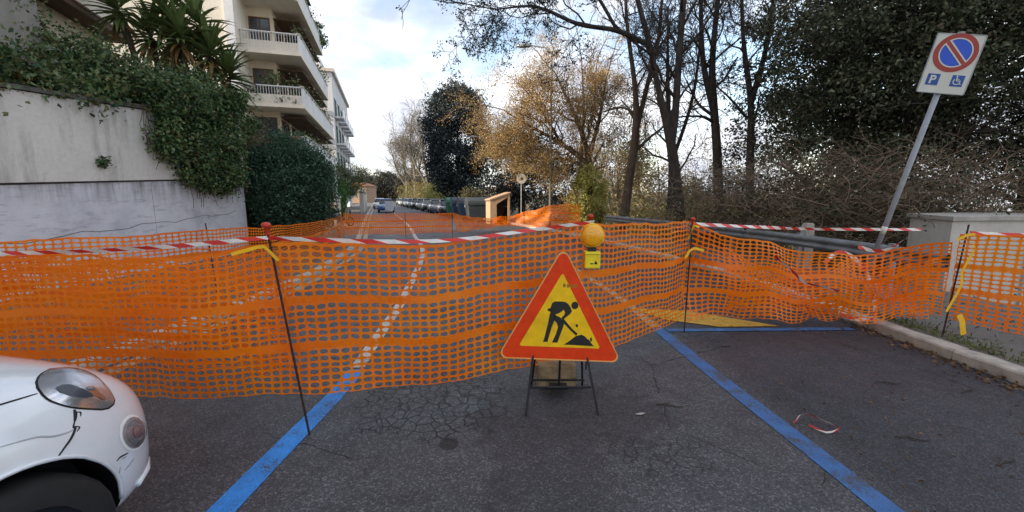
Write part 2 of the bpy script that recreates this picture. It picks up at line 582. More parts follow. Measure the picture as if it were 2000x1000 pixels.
def np_mesh(name, V, F, smooth=False):
    me = bpy.data.meshes.new(name)
    V = np.asarray(V, dtype=np.float32).reshape(-1, 3)
    F = np.asarray(F, dtype=np.int32)
    k = F.shape[1]
    me.vertices.add(len(V))
    me.vertices.foreach_set('co', V.ravel())
    me.loops.add(F.size)
    me.loops.foreach_set('vertex_index', F.ravel())
    me.polygons.add(len(F))
    me.polygons.foreach_set('loop_start', np.arange(0, F.size, k, dtype=np.int32))
    me.polygons.foreach_set('loop_total', np.full(len(F), k, dtype=np.int32))
    if smooth:
        me.polygons.foreach_set('use_smooth', np.ones(len(F), dtype=bool))
    me.update(calc_edges=True)
    me.validate()
    return me


class MB:
    """collects simple solids into one mesh"""

    def __init__(self):
        self.v = []
        self.f = []

    def add(self, vs, fs):
        n = len(self.v)
        self.v += [tuple(x) for x in vs]
        self.f += [tuple(i + n for i in f) for f in fs]
        return self

    def box(self, x0, x1, y0, y1, z0, z1, fr=None):
        p = [(x, y, z) for z in (z0, z1) for (x, y) in ((x0, y0), (x1, y0), (x1, y1), (x0, y1))]
        if fr:
            p = [fr(*q) for q in p]
        return self.add(p, [(3, 2, 1, 0), (4, 5, 6, 7), (0, 1, 5, 4), (1, 2, 6, 5), (2, 3, 7, 6), (3, 0, 4, 7)])

    def prism(self, poly, z0, z1, fr=None):
        """poly in (a,b), extruded along the third axis; fr maps (a,b,c) to a point"""
        n = len(poly)
        p = [(a, b, z0) for a, b in poly] + [(a, b, z1) for a, b in poly]
        if fr:
            p = [fr(*q) for q in p]
        fs = [tuple(reversed(range(n))), tuple(range(n, 2 * n))]
        fs += [(i, (i + 1) % n, n + (i + 1) % n, n + i) for i in range(n)]
        return self.add(p, fs)

    def tube(self, pts, rad, sides=8, cap=True):
        pts = [Vector(p) for p in pts]
        if isinstance(rad, (int, float)):
            rad = [rad] * len(pts)
        n0 = len(self.v)
        prev = None
        for i, p in enumerate(pts):
            a = pts[max(0, i - 1)]
            b = pts[min(len(pts) - 1, i + 1)]
            t = (b - a).normalized()
            if prev is None:
                u = t.orthogonal().normalized()
            else:
                u = (prev - t * prev.dot(t))
                u = u.normalized() if u.length > 1e-6 else t.orthogonal().normalized()
            prev = u
            w = t.cross(u)
            for k in range(sides):
                an = 2 * math.pi * k / sides
                self.v.append(tuple(p + (u * math.cos(an) + w * math.sin(an)) * rad[i]))
        for i in range(len(pts) - 1):
            for k in range(sides):
                a = n0 + i * sides + k
                b = n0 + i * sides + (k + 1) % sides
                self.f.append((a, b, b + sides, a + sides))
        if cap:
            self.f.append(tuple(n0 + k for k in reversed(range(sides))))
            self.f.append(tuple(n0 + (len(pts) - 1) * sides + k for k in range(sides)))
        return self

    def lathe(self, prof, sides=24, fr=None):
        """profile (r,h) turned round the local z axis"""
        n0 = len(self.v)
        for r, h in prof:
            for k in range(sides):
                an = 2 * math.pi * k / sides
                q = (r * math.cos(an), r * math.sin(an), h)
                self.v.append(tuple(fr(*q)) if fr else q)
        for i in range(len(prof) - 1):
            for k in range(sides):
                a = n0 + i * sides + k
                b = n0 + i * sides + (k + 1) % sides
                self.f.append((a, b, b + sides, a + sides))
        return self

    def mesh(self, name, smooth=False, bevel=0.0, segs=2):
        me = bpy.data.meshes.new(name)
        me.from_pydata(self.v, [], self.f)
        bm = bmesh.new()
        bm.from_mesh(me)
        bmesh.ops.recalc_face_normals(bm, faces=bm.faces)
        if bevel:
            bmesh.ops.bevel(bm, geom=list(bm.edges), offset=bevel, segments=segs, affect='EDGES', profile=0.6, clamp_overlap=True)
        bm.to_mesh(me)
        bm.free()
        if smooth:
            for p in me.polygons:
                p.use_smooth = True
        return me

    def build(self, name, mat, parent=None, smooth=False, bevel=0.0, loc=None):
        return put(name, self.mesh(name, smooth, bevel), mat, parent, loc)


def autosmooth(o, ang=35):
    me = o.data
    bm = bmesh.new()
    bm.from_mesh(me)
    for e in bm.edges:
        if len(e.link_faces) == 2:
            e.smooth = e.calc_face_angle(0) < R(ang)
    for f in bm.faces:
        f.smooth = True
    bm.to_mesh(me)
    bm.free()
    return o


def resample(pts, step):
    """Catmull-Rom through n-dimensional points, about one sample per step (measured in the first two axes)"""
    P = np.array(pts, float)
    P = np.vstack([2 * P[0] - P[1], P, 2 * P[-1] - P[-2]])
    out = []
    for i in range(1, len(P) - 2):
        seg = np.linalg.norm(P[i + 1][:2] - P[i][:2])
        n = max(1, int(round(seg / step)))
        for k in range(n):
            t = k / n
            a, b, c, d = P[i - 1], P[i], P[i + 1], P[i + 2]
            out.append(0.5 * ((2 * b) + (-a + c) * t + (2 * a - 5 * b + 4 * c - d) * t * t + (-a + 3 * b - 3 * c + d) * t ** 3))
    out.append(P[-2])
    return np.array(out)


def offset_line(L, d):
    """shift a plan polyline to the right of its direction by d"""
    L = np.asarray(L)[:, :2]
    T = np.gradient(L, axis=0)
    T /= np.linalg.norm(T, axis=1)[:, None]
    return L + np.stack([T[:, 1], -T[:, 0]], 1) * d


def strip(name, A, B, za, zb, mat, kind='structure', parent=None):
    n = len(A)
    V = np.vstack([np.column_stack([A, np.full(n, za)]), np.column_stack([B, np.full(n, zb)])])
    F = [(i, i + n, i + n + 1, i + 1) for i in range(n - 1)]
    me = np_mesh(name, V, F)
    bm = bmesh.new()
    bm.from_mesh(me)
    bmesh.ops.recalc_face_normals(bm, faces=bm.faces)
    if bm.faces and sum(f.normal.z for f in bm.faces) < 0:
        bmesh.ops.reverse_faces(bm, faces=bm.faces)
    bm.to_mesh(me)
    bm.free()
    o = put(name, me, mat, parent)
    if kind:
        o['kind'] = kind
    return o


# ------------------------------------------------------------------ vegetation helpers


def leaf_quads(cent, size, rng, flat=0.0, aspect=0.55, out=None):
    """one diamond leaf per centre, with a slight fold; returns verts and quads"""
    n = len(cent)
    d = rng.normal(size=(n, 3))
    if out is not None:
        d = d + out * 1.2
    d[:, 2] *= (1 - flat)
    d /= np.linalg.norm(d, axis=1)[:, None] + 1e-9
    r = rng.normal(size=(n, 3))
    s = np.cross(d, r)
    s /= np.linalg.norm(s, axis=1)[:, None] + 1e-9
    nrm = np.cross(d, s)
    L = (size * rng.uniform(0.6, 1.35, n))[:, None]
    W = L * aspect
    V = np.empty((n, 4, 3))
    V[:, 0] = cent - d * L * 0.5
    V[:, 1] = cent + s * W * 0.5 + nrm * L * 0.12
    V[:, 2] = cent + d * L * 0.5
    V[:, 3] = cent - s * W * 0.5 + nrm * L * 0.12
    F = np.arange(n * 4).reshape(n, 4)
    return V.reshape(-1, 3), F


def clumps(rng, n, centre, radii, shell=0.35, zmin=None):
    """clump centres spread through an ellipsoid, denser to its outside"""
    u = rng.normal(size=(n, 3))
    u /= np.linalg.norm(u, axis=1)[:, None]
    r = rng.uniform(shell, 1.0, n) ** 0.6
    p = np.array(centre) + u * r[:, None] * np.array(radii)
    if zmin is not None:
        p = p[p[:, 2] > zmin]
    return p


def leaf_cloud(name, rng, cl, per, spread, size, mat, parent=None, flat=0.0, aspect=0.55, kind='stuff'):
    c = np.repeat(cl, per, axis=0)
    sp = spread * np.repeat(rng.uniform(0.55, 1.3, len(cl)), per)[:, None]
    off = rng.normal(size=c.shape) * sp
    off[:, 2] *= 0.75
    V, F = leaf_quads(c + off, size, rng, flat, aspect)
    o = put(name, np_mesh(name, V, F), mat, parent)
    if kind:
        o['kind'] = kind
    return o


def seg_mesh(name, segs, sides, mat, parent=None, kind=None):
    """segs: list of (x0,y0,z0,x1,y1,z1,r0,r1) -> tapered prisms"""
    S = np.array(segs, float)
    if len(S) == 0:
        return None
    a, b, r0, r1 = S[:, 0:3], S[:, 3:6], S[:, 6], S[:, 7]
    t = b - a
    ln = np.linalg.norm(t, axis=1)[:, None] + 1e-9
    t = t / ln
    b = b + t * np.minimum(ln * 0.06, r1[:, None])
    ref = np.where(np.abs(t[:, 2:3]) > 0.9, np.array([[1.0, 0, 0]]), np.array([[0, 0, 1.0]]))
    u = np.cross(t, ref)
    u /= np.linalg.norm(u, axis=1)[:, None]
    w = np.cross(t, u)
    n = len(S)
    V = np.empty((n, 2 * sides, 3))
    for k in range(sides):
        an = 2 * math.pi * k / sides
        d = u * math.cos(an) + w * math.sin(an)
        V[:, k] = a + d * r0[:, None]
        V[:, sides + k] = b + d * r1[:, None]
    q = np.array([(k, (k + 1) % sides, sides + (k + 1) % sides, sides + k) for k in range(sides)])
    F = (np.arange(n)[:, None, None] * 2 * sides + q[None]).reshape(-1, 4)
    o = put(name, np_mesh(name, V.reshape(-1, 3), F, smooth=True), mat, parent)
    if kind:
        o['kind'] = kind
    return o


def grow(rnd, p, d, length, r, lev, maxlev, segs, tips, kids=(7, 6, 5, 4), wig=0.22, up=0.06, ang=(30, 65), lenf=0.55, rmin=0.004):
    """recursive limb: appends (segment, level) to segs, end points to tips"""
    n = 5 if lev < 2 else 3
    step = length / n
    pts = [(p, r)]
    for i in range(n):
        d = (d + Vector((rnd.gauss(0, wig), rnd.gauss(0, wig), rnd.gauss(0, wig) + up))).normalized()
        q = p + d * step
        rr = max(rmin, r * (1 - 0.62 * (i + 1) / n))
        rp = max(rmin, r * (1 - 0.62 * i / n))
        segs.append(((p.x, p.y, p.z, q.x, q.y, q.z, rp, rr), lev))
        p = q
        pts.append((p, rr))
    tips.append(tuple(p))
    if lev >= maxlev:
        return
    k = kids[min(lev, len(kids) - 1)]
    for j in range(k):
        f = 0.25 + 0.75 * (j + rnd.random()) / k
        i = min(n - 1, int(f * n))
        a, ra = pts[i]
        b, rb = pts[i + 1]
        s = a.lerp(b, f * n - i)
        dd = (b - a).normalized()
        ax = dd.orthogonal().normalized()
        ax.rotate(Matrix.Rotation(rnd.uniform(0, 2 * math.pi), 3, dd))
        nd = dd.copy()
        nd.rotate(Matrix.Rotation(R(rnd.uniform(*ang)), 3, ax))
        grow(rnd, s, nd, length * lenf * rnd.uniform(0.7, 1.25), max(rmin, min(ra, rb) * 0.55), lev + 1, maxlev, segs, tips, kids, wig, up, ang, lenf, rmin)


def polystem(mb, pts, rads, sides=10):
    P = resample([(*p, r) for p, r in zip(pts, rads)], 10.0) if False else None
    pp = []
    n = 5
    A = np.array([(*p, r) for p, r in zip(pts, rads)], float)
    A = np.vstack([2 * A[0] - A[1], A, 2 * A[-1] - A[-2]])
    for i in range(1, len(A) - 2):
        for k in range(n):
            t = k / n
            a, b, c, d = A[i - 1], A[i], A[i + 1], A[i + 2]
            pp.append(0.5 * ((2 * b) + (-a + c) * t + (2 * a - 5 * b + 4 * c - d) * t * t + (-a + 3 * b - 3 * c + d) * t ** 3))
    pp.append(A[-2])
    pp = np.array(pp)
    mb.tube([tuple(x[:3]) for x in pp], [max(0.006, x[3]) for x in pp], sides)
    return pp


def bare_tree(name, label, stems, seed, mat, twig_mat=None, kids=(6, 5, 4), limb=(2.2, 3.6), nlimb=12, start=0.3, levels=3, group=None, cat='tree', leaf=None, rmin=0.006, up=0.06, ang=(30, 65), limbr=0.45):
    """stems: list of (points, radii), first point of the first one is the base"""
    rnd = random.Random(seed)
    base = Vector(stems[0][0][0])
    root = empty(name, base, label, cat, group)
    mb = MB()
    segs, tips = [], []
    for pts, rads in stems:
        pp = polystem(mb, [tuple(Vector(p) - base) for p in pts], rads)
        n = len(pp)
        for j in range(nlimb):
            f = start + (1 - start) * (j + rnd.random()) / nlimb
            i = min(n - 2, int(f * (n - 1)))
            a = Vector(pp[i][:3])
            d = (Vector(pp[i + 1][:3]) - a).normalized()
            ax = d.orthogonal().normalized()
            ax.rotate(Matrix.Rotation(rnd.uniform(0, 2 * math.pi), 3, d))
            nd = d.copy()
            nd.rotate(Matrix.Rotation(R(rnd.uniform(*ang)), 3, ax))
            grow(rnd, a, nd, rnd.uniform(*limb) * (1.15 - 0.5 * f), pp[i][3] * limbr, 1, levels, segs, tips, kids=(0,) + tuple(kids), up=up, rmin=rmin)
        a = Vector(pp[-1][:3])
        d = (a - Vector(pp[-2][:3])).normalized()
        grow(rnd, a, d, limb[1], pp[-1][3], 1, levels, segs, tips, kids=(0,) + tuple(kids), up=up, rmin=rmin)
    mb.build('trunk', mat, root, smooth=True)
    small = [s for s, l in segs if l > 1]
    run = []
    for s, l in segs + [(None, 1)]:
        if l != 1:
            continue
        if run and (s is None or (run[-1][3:6] != s[0:3])):
            MB().tube([q[0:3] for q in run] + [run[-1][3:6]], [q[6] for q in run] + [run[-1][7]], 6).build('limb', mat, root, smooth=True)
            run = []
        if s:
            run.append(s)
    seg_mesh('twigs', small, 3, twig_mat or mat, root, 'stuff')
    if leaf:
        rng = np.random.default_rng(seed)
        T = np.array(tips) if not leaf.get('segs') else np.array([s[3:6] for s in small])
        keep = rng.random(len(T)) < leaf.get('keep', 1.0)
        if leaf.get('xmax') is not None:
            keep &= T[:, 0] + base.x < leaf['xmax']
        leaf_cloud(leaf.get('name', 'foliage'), rng, T[keep], leaf['per'], leaf['spread'], leaf['size'], leaf['mat'], root)
    return root


# ------------------------------------------------------------------ setting: street plan (metres, camera foot at the origin, road leaves along +Y and bends left)
FAR = np.array([-0.287, 0.958])                      # direction of the far street
kerbL = resample([(-4.0, -8), (-4.0, -2), (-4.0, 3), (-4.02, 7.5), (-4.55, 11), (-5.5, 14.7), (-8.5, 23.7), (-13.9, 40), (-24, 71), (-38, 114), (-60, 180)], 0.5)
kerbR = resample([(4.5, -8), (4.5, -2), (4.5, 4), (4.5, 7.5), (4.15, 10.5), (3.3, 14.5), (1.4, 21), (-4.4, 37), (-9.8, 52), (-18.5, 76), (-31, 112), (-54, 180)], 0.5)


def xy_at(line, y):
    return float(np.interp(y, line[:, 1], line[:, 0]))


def road():
    ys = np.concatenate([np.arange(-8, 40, 0.5), np.arange(40, 180, 4.0)])
    A = np.array([(xy_at(kerbL, y), y) for y in ys])
    B = np.array([(xy_at(kerbR, y), y) for y in ys])
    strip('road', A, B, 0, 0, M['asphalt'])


road()


def ground():
    xs = np.unique(np.concatenate([np.linspace(-260, -60, 14), np.linspace(-60, 60, 81), np.linspace(60, 260, 14)]))
    ys = np.unique(np.concatenate([np.linspace(-60, -10, 6), np.linspace(-10, 80, 61), np.linspace(80, 400, 20)]))
    V = []
    for y in ys:
        k = xy_at(kerbR, y)
        for x in xs:
            s = (x - k - 2.6)
            z = -0.07
            if s > 0:
                e = min(1, s / 22)
                z -= 7.0 * e * e * (3 - 2 * e)
                z += 0.5 * mnoise.noise(Vector((x * 0.12, y * 0.12, 0))) * min(1, s / 4)
            V.append((x, y, z))
    nx = len(xs)
    F = [(j * nx + i, j * nx + i + 1, (j + 1) * nx + i + 1, (j + 1) * nx + i) for j in range(len(ys) - 1) for i in range(nx - 1)]
    put('ground', np_mesh('ground', V, F, True), M['earth'])['kind'] = 'structure'


ground()


def gz(x, y):
    s = x - xy_at(kerbR, y) - 2.6
    if s <= 0:
        return -0.07
    e = min(1, s / 22)
    return -0.07 - 7.0 * e * e * (3 - 2 * e)


def hills():
    rng = random.Random(4)
    for (cx, cy, w, d, h, sd) in ((-120, 420, 420, 90, 34, 1), (160, 380, 420, 80, 14, 5)):
        n, m = 60, 12
        V = []
        for j in range(m):
            for i in range(n):
                u = i / (n - 1) * 2 - 1
                v = j / (m - 1) * 2 - 1
                z = h * (1 - u * u) * math.cos(v * math.pi / 2) * (0.8 + 0.5 * mnoise.noise(Vector((u * 4 + sd, v, sd)))) + 1.0 * mnoise.noise(Vector((u * 30, v * 8, sd)))
                V.append((cx + u * w / 2, cy + v * d / 2, z - 8))
        F = [(j * n + i, j * n + i + 1, (j + 1) * n + i + 1, (j + 1) * n + i) for j in range(m - 1) for i in range(n - 1)]
        put('hills', np_mesh('hills', V, F, True), M['hill'])['kind'] = 'structure'


hills()


def pavement(name, line, side, width, ynear, yfar):
    """kerb stones near the camera, one joined kerb beyond, and the pavement sheet behind"""
    L = line[(line[:, 1] >= ynear) & (line[:, 1] <= yfar)]
    inner = offset_line(L, side * 0.17)
    outer = offset_line(L, side * width)
    pv = strip('pavement', inner, outer, 0.115, 0.12, M['pavement'])
    far = L[L[:, 1] >= 15.0]
    fi = offset_line(far, side * 0.168)
    n = len(far)
    V = np.vstack([np.column_stack([far, np.full(n, -0.03)]), np.column_stack([far, np.full(n, 0.118)]), np.column_stack([fi, np.full(n, 0.118)])])
    F = [(r * n + i, r * n + i + 1, (r + 1) * n + i + 1, (r + 1) * n + i) for r in range(2) for i in range(n - 1)]
    k = put('kerb', np_mesh('kerb', V, F), M['kerb'])
    k['kind'] = 'structure'
    near = L[L[:, 1] < 15.2]
    s = np.concatenate([[0], np.cumsum(np.linalg.norm(np.diff(near, axis=0), axis=1))])
    rnd = random.Random(3 if side > 0 else 8)
    shared = []
    for q in range(4):
        b = MB()
        nn = 6
        prof = [(0.0, -0.05), (0.0, 0.095), (0.014, 0.115), (0.06, 0.122), (0.165, 0.12), (0.165, -0.05)]
        vs = []
        for i in range(nn):
            x = -0.494 + 0.988 * i / (nn - 1)
            for (a, z) in prof:
                jit = rnd.uniform(-0.007, 0.007) if z > 0 else 0
                vs.append((side * (a + jit * 0.6), x, z + jit * 0.7))
        m = len(prof)
        fs = [(i * m + j, i * m + j + 1, (i + 1) * m + j + 1, (i + 1) * m + j) for i in range(nn - 1) for j in range(m - 1)]
        fs += [tuple(range(m)), tuple((nn - 1) * m + j for j in reversed(range(m)))]
        b.add(vs, fs)
        me = b.mesh('kerb_stone')
        me.materials.append(M['kerb'])
        shared.append(me)
    t = 0.5
    i = 0
    while t < s[-1] - 0.4:
        x, y = np.interp(t, s, near[:, 0]), np.interp(t, s, near[:, 1])
        x2, y2 = np.interp(t + 0.2, s, near[:, 0]), np.interp(t + 0.2, s, near[:, 1])
        o = put('kerb_stone', shared[rnd.randrange(4)], None, k)
        o.location = (x + rnd.uniform(-0.006, 0.006), y, rnd.uniform(-0.008, 0.004))
        o.rotation_euler = (rnd.uniform(-0.006, 0.006), 0, math.atan2(-(x2 - x), y2 - y) + rnd.uniform(-0.008, 0.008))
        t += 1.0
    return pv


pavement('pavement', kerbR, 1, 2.6, -2, 120)
pavement('pavement', kerbL, -1, 3.6, -2, 120)


def line_strip(name, pts, w, z, mat, step=0.3):
    L = resample(pts, step)
    A = offset_line(L, -w / 2)
    B = offset_line(L, w / 2)
    return strip(name, A, B, z, z, mat)


line_strip('blue_line', [(-1.56, 0.4), (-1.54, 1.95), (-1.48, 3.35), (-1.50, 3.75)], 0.155, 0.004, M['blue'])
line_strip('white_line', [(-1.51, 3.8), (-1.63, 5.04), (-1.85, 7.03), (-2.75, 12.5), (-4.2, 17.6), (-6.7, 26), (-12, 42), (-22, 73), (-36, 115)], 0.14, 0.004, M['white_paint'])
line_strip('blue_line', [(2.02, 0.6), (2.0, 1.95), (1.90, 3.6), (1.84, 5.0)], 0.15, 0.004, M['blue_worn'])
line_strip('white_line', [(1.84, 5.05), (1.78, 6.5), (1.6, 8.2), (1.3, 10.5)], 0.14, 0.004, M['faded_paint'])
line_strip('blue_line', [(1.93, 4.92), (3.0, 4.95), (4.3, 4.98)], 0.11, 0.008, M['blue_worn'])
line_strip('kerbside_line', [(-3.80, 0), (-3.82, 3.8), (-3.88, 7.3), (-4.4, 11), (-5.35, 14.7), (-8.35, 23.7), (-13.7, 40), (-23.7, 71)], 0.17, 0.004, M['faded_paint'])


def yellow_bay():
    poly = [(1.75, 5.95), (2.55, 5.80), (3.45, 5.08), (2.65, 5.06), (2.1, 5.35)]
    V = [(x, y, 0.008) for x, y in poly]
    me = bpy.data.meshes.new('yellow_marking')
    me.from_pydata(V, [], [tuple(reversed(range(5)))])
    put('yellow_marking', me, M['yellow_paint'])['kind'] = 'structure'


yellow_bay()

# ------------------------------------------------------------------ left side: retaining wall, terrace, buildings


def wall_top(y):
    return 2.72 + 0.080 * y


def wall_ledge(y):
    return 1.50 + 0.058 * y


def retaining_wall():
    root = empty('retaining_wall', (-7.5, 5, 0), 'stained two-tier retaining wall, cream render above and bluish plaster below', 'wall')
    fr = lambda a, b, c: (c, a - 5, b)
    y0, y1 = -3.0, 11.7
    ys = np.linspace(y0, y1, 15)
    poly = [(y, wall_ledge(y)) for y in ys] + [(y, wall_top(y) + 0.012 * math.sin(y * 2.1)) for y in ys[::-1]]
    MB().prism(poly, -0.45, 0.0, fr).build('upper_panel', M['wall_up'], root)
    poly = [(y, wall_top(y) + 0.016 + 0.012 * math.sin(y * 2.1)) for y in ys] + [(y, wall_top(y) + 0.085 + 0.014 * math.sin(y * 3.3)) for y in ys[::-1]]
    MB().prism(poly, -0.50, 0.045, fr).build('coping', M['coping'], root)
    js = [-3.0, -0.2, 2.75, 5.72, 8.70, 11.7]
    for a, b in zip(js[:-1], js[1:]):
        poly = [(a + 0.006, -0.1), (b - 0.006, -0.1), (b - 0.006, wall_ledge(b) - 0.035), (a + 0.006, wall_ledge(a) - 0.035)]
        MB().prism(poly, -0.40, -0.055, fr).build('lower_panel', M['wall_low'], root)
    poly = [(y0, -0.1), (y1, -0.1), (y1, wall_ledge(y1) - 0.002), (y0, wall_ledge(y0) - 0.002)]
    MB().prism(poly, -0.38, -0.085, fr).build('joint_backing', M['coping'], root)
    # long shallow crack across the lower part
    b = MB()
    pts = []
    for k in range(26):
        y = 4.0 + 0.29 * k
        pts.append((-0.054, y - 5, 0.62 + 0.055 * y + 0.03 * math.sin(k * 1.3) + 0.02 * math.sin(k * 3.1)))
    b.tube(pts, 0.006, 4)
    b.build('crack', M['coping'], root)


retaining_wall()


def terrace():
    b = MB()
    ys = np.linspace(-3, 15.0, 10)
    poly = [(y, wall_top(y) - 0.15) for y in ys]
    poly = [(-3, -0.2)] + poly + [(15.0, -0.2)]
    b.prism(poly, -26, -7.96, lambda a, c, x: (x, a, c))
    b.build('garden_terrace', M['earth'])['kind'] = 'structure'


terrace()


def frame_fn(origin, ang):
    """local (t along facade, n into the building on its left, z)"""
    d = np.array([math.sin(ang), math.cos(ang)])
    nn = np.array([-d[1], d[0]])

    def fr(t, n, z):
        return (origin[0] + d[0] * t + nn[0] * n, origin[1] + d[1] * t + nn[1] * n, z)
    return fr


def local(fr, base):
    return lambda t, n, z: tuple(np.array(fr(t, n, z)) - np.array(base))


def window(fr, t0, t1, n, z0, z1, root, fmat, gmat, axis='t', name='window', mull=1, proud=0.05):
    """a framed window on a facade: frame bars standing proud, pane set back. axis 't': facade runs along t at depth n (outside = smaller n); 'n': on the end face, n is t"""
    def bx(b, a0, a1, d0, d1, z0, z1):
        if axis == 't':
            b.box(a0, a1, d0, d1, z0, z1, fr)
        else:
            b.box(d0, d1, a0, a1, z0, z1, fr)
    w = 0.07
    b = MB()
    bx(b, t0, t1, n - proud, n + 0.02, z0, z0 + w)
    bx(b, t0, t1, n - proud, n + 0.02, z1 - w, z1)
    bx(b, t0, t0 + w, n - proud, n + 0.02, z0 + w, z1 - w)
    bx(b, t1 - w, t1, n - proud, n + 0.02, z0 + w, z1 - w)
    for k in range(1, mull + 1):
        m = t0 + (t1 - t0) * k / (mull + 1)
        bx(b, m - w / 2, m + w / 2, n - proud + 0.004, n + 0.02, z0 + w, z1 - w)
    f = b.build(name, fmat, root)
    b = MB()
    bx(b, t0 + w, t1 - w, n - 0.012, n + 0.02, z0 + w, z1 - w)
    p = b.build('pane', gmat, f)
    return f


def building_a():
    """house over the retaining wall: overhanging upper storeys with a brown soffit"""
    O = (-11.55, 13.0)
    fr0 = frame_fn(O, R(180 - 19))          # t runs towards the camera
    base = (O[0], O[1], 3.0)
    fr = lambda t, n, z: tuple(np.array(fr0(t, -n, z)) - np.array(base))
    root = empty('overhanging_house', base, 'cream house above the ivy with brown soffit and projecting upper floor', 'building')
    b = MB()
    b.box(0, 10.4, 0.0, 6, 6.33, 17, fr)
    b.build('upper_wall', M['cream_light'], root)
    MB().box(-0.12, 10.5, -0.14, 5.9, 6.20, 6.327, fr).build('soffit', M['soffit'], root)
    b = MB()
    b.box(0.3, 10.2, 0.42, 5.7, 2.5, 6.197, fr)
    b.build('lower_wall', M['cream'], root)
    # brown roof-edge beam, tall white-framed window by the corner
    b = MB()
    b.box(-0.16, 10.5, -0.16, -0.002, 6.335, 6.39, fr)
    b.build('edge_beam', M['wood_brown'], root)
    for z in (7.0, 10.2, 13.4):
        for t in (0.25, 3.2, 6.2):
            window(fr, t, t + 1.5, 0, z, z + 2.1, root, M['window_frame'], M['glass_pale'])
    # end face towards the far street
    for z in (7.4, 10.6):
        window(fr, 2.0, 3.4, 0, z, z + 1.5, root, M['window_frame'], M['glass'], axis='n')
    window(fr, 2.0, 3.6, 0.42, 3.9, 5.4, root, M['wood_brown'], M['glass'])
    # grey side stair tower nearest the camera
    b = MB()
    b.box(4.2, 6.4, -0.35, 0.415, 2.6, 6.19, fr)
    b.build('side_wall', M['grey_render'], root)


building_a()


def building_shade():
    """unseen block added beside and behind the camera to shade the near road"""
    root = empty('shade_block', (-15, -7, 0), 'unseen cream block added left of the street to shade the near road', 'building')
    b = MB()
    b.box(-6, 5.2, -16, 9.5, 0, 17)  # out of view, added to keep direct sun off the near road
    b.build('wall', M['cream'], root)
    for z in (4.5, 7.7, 10.9):
        for y in (-13, -8, -3, 2):
            window(lambda t, n, zz: (-n, t, zz), y, y + 1.6, -5.2, z, z + 1.5, root, M['window_frame'], M['glass'])


building_shade()


def greens(name, fr, t0, t1, n0, n1, z0, z1, num, seed, root, mat='f_hedge', size=0.16):
    rng = np.random.default_rng(seed)
    c = np.column_stack([rng.uniform(t0, t1, num), rng.uniform(n0, n1, num), z0 + (z1 - z0) * rng.random(num) ** 1.6])
    c = np.array([fr(*q) for q in c])
    return leaf_cloud(name, rng, c, 26, 0.20, size, M[mat], root)


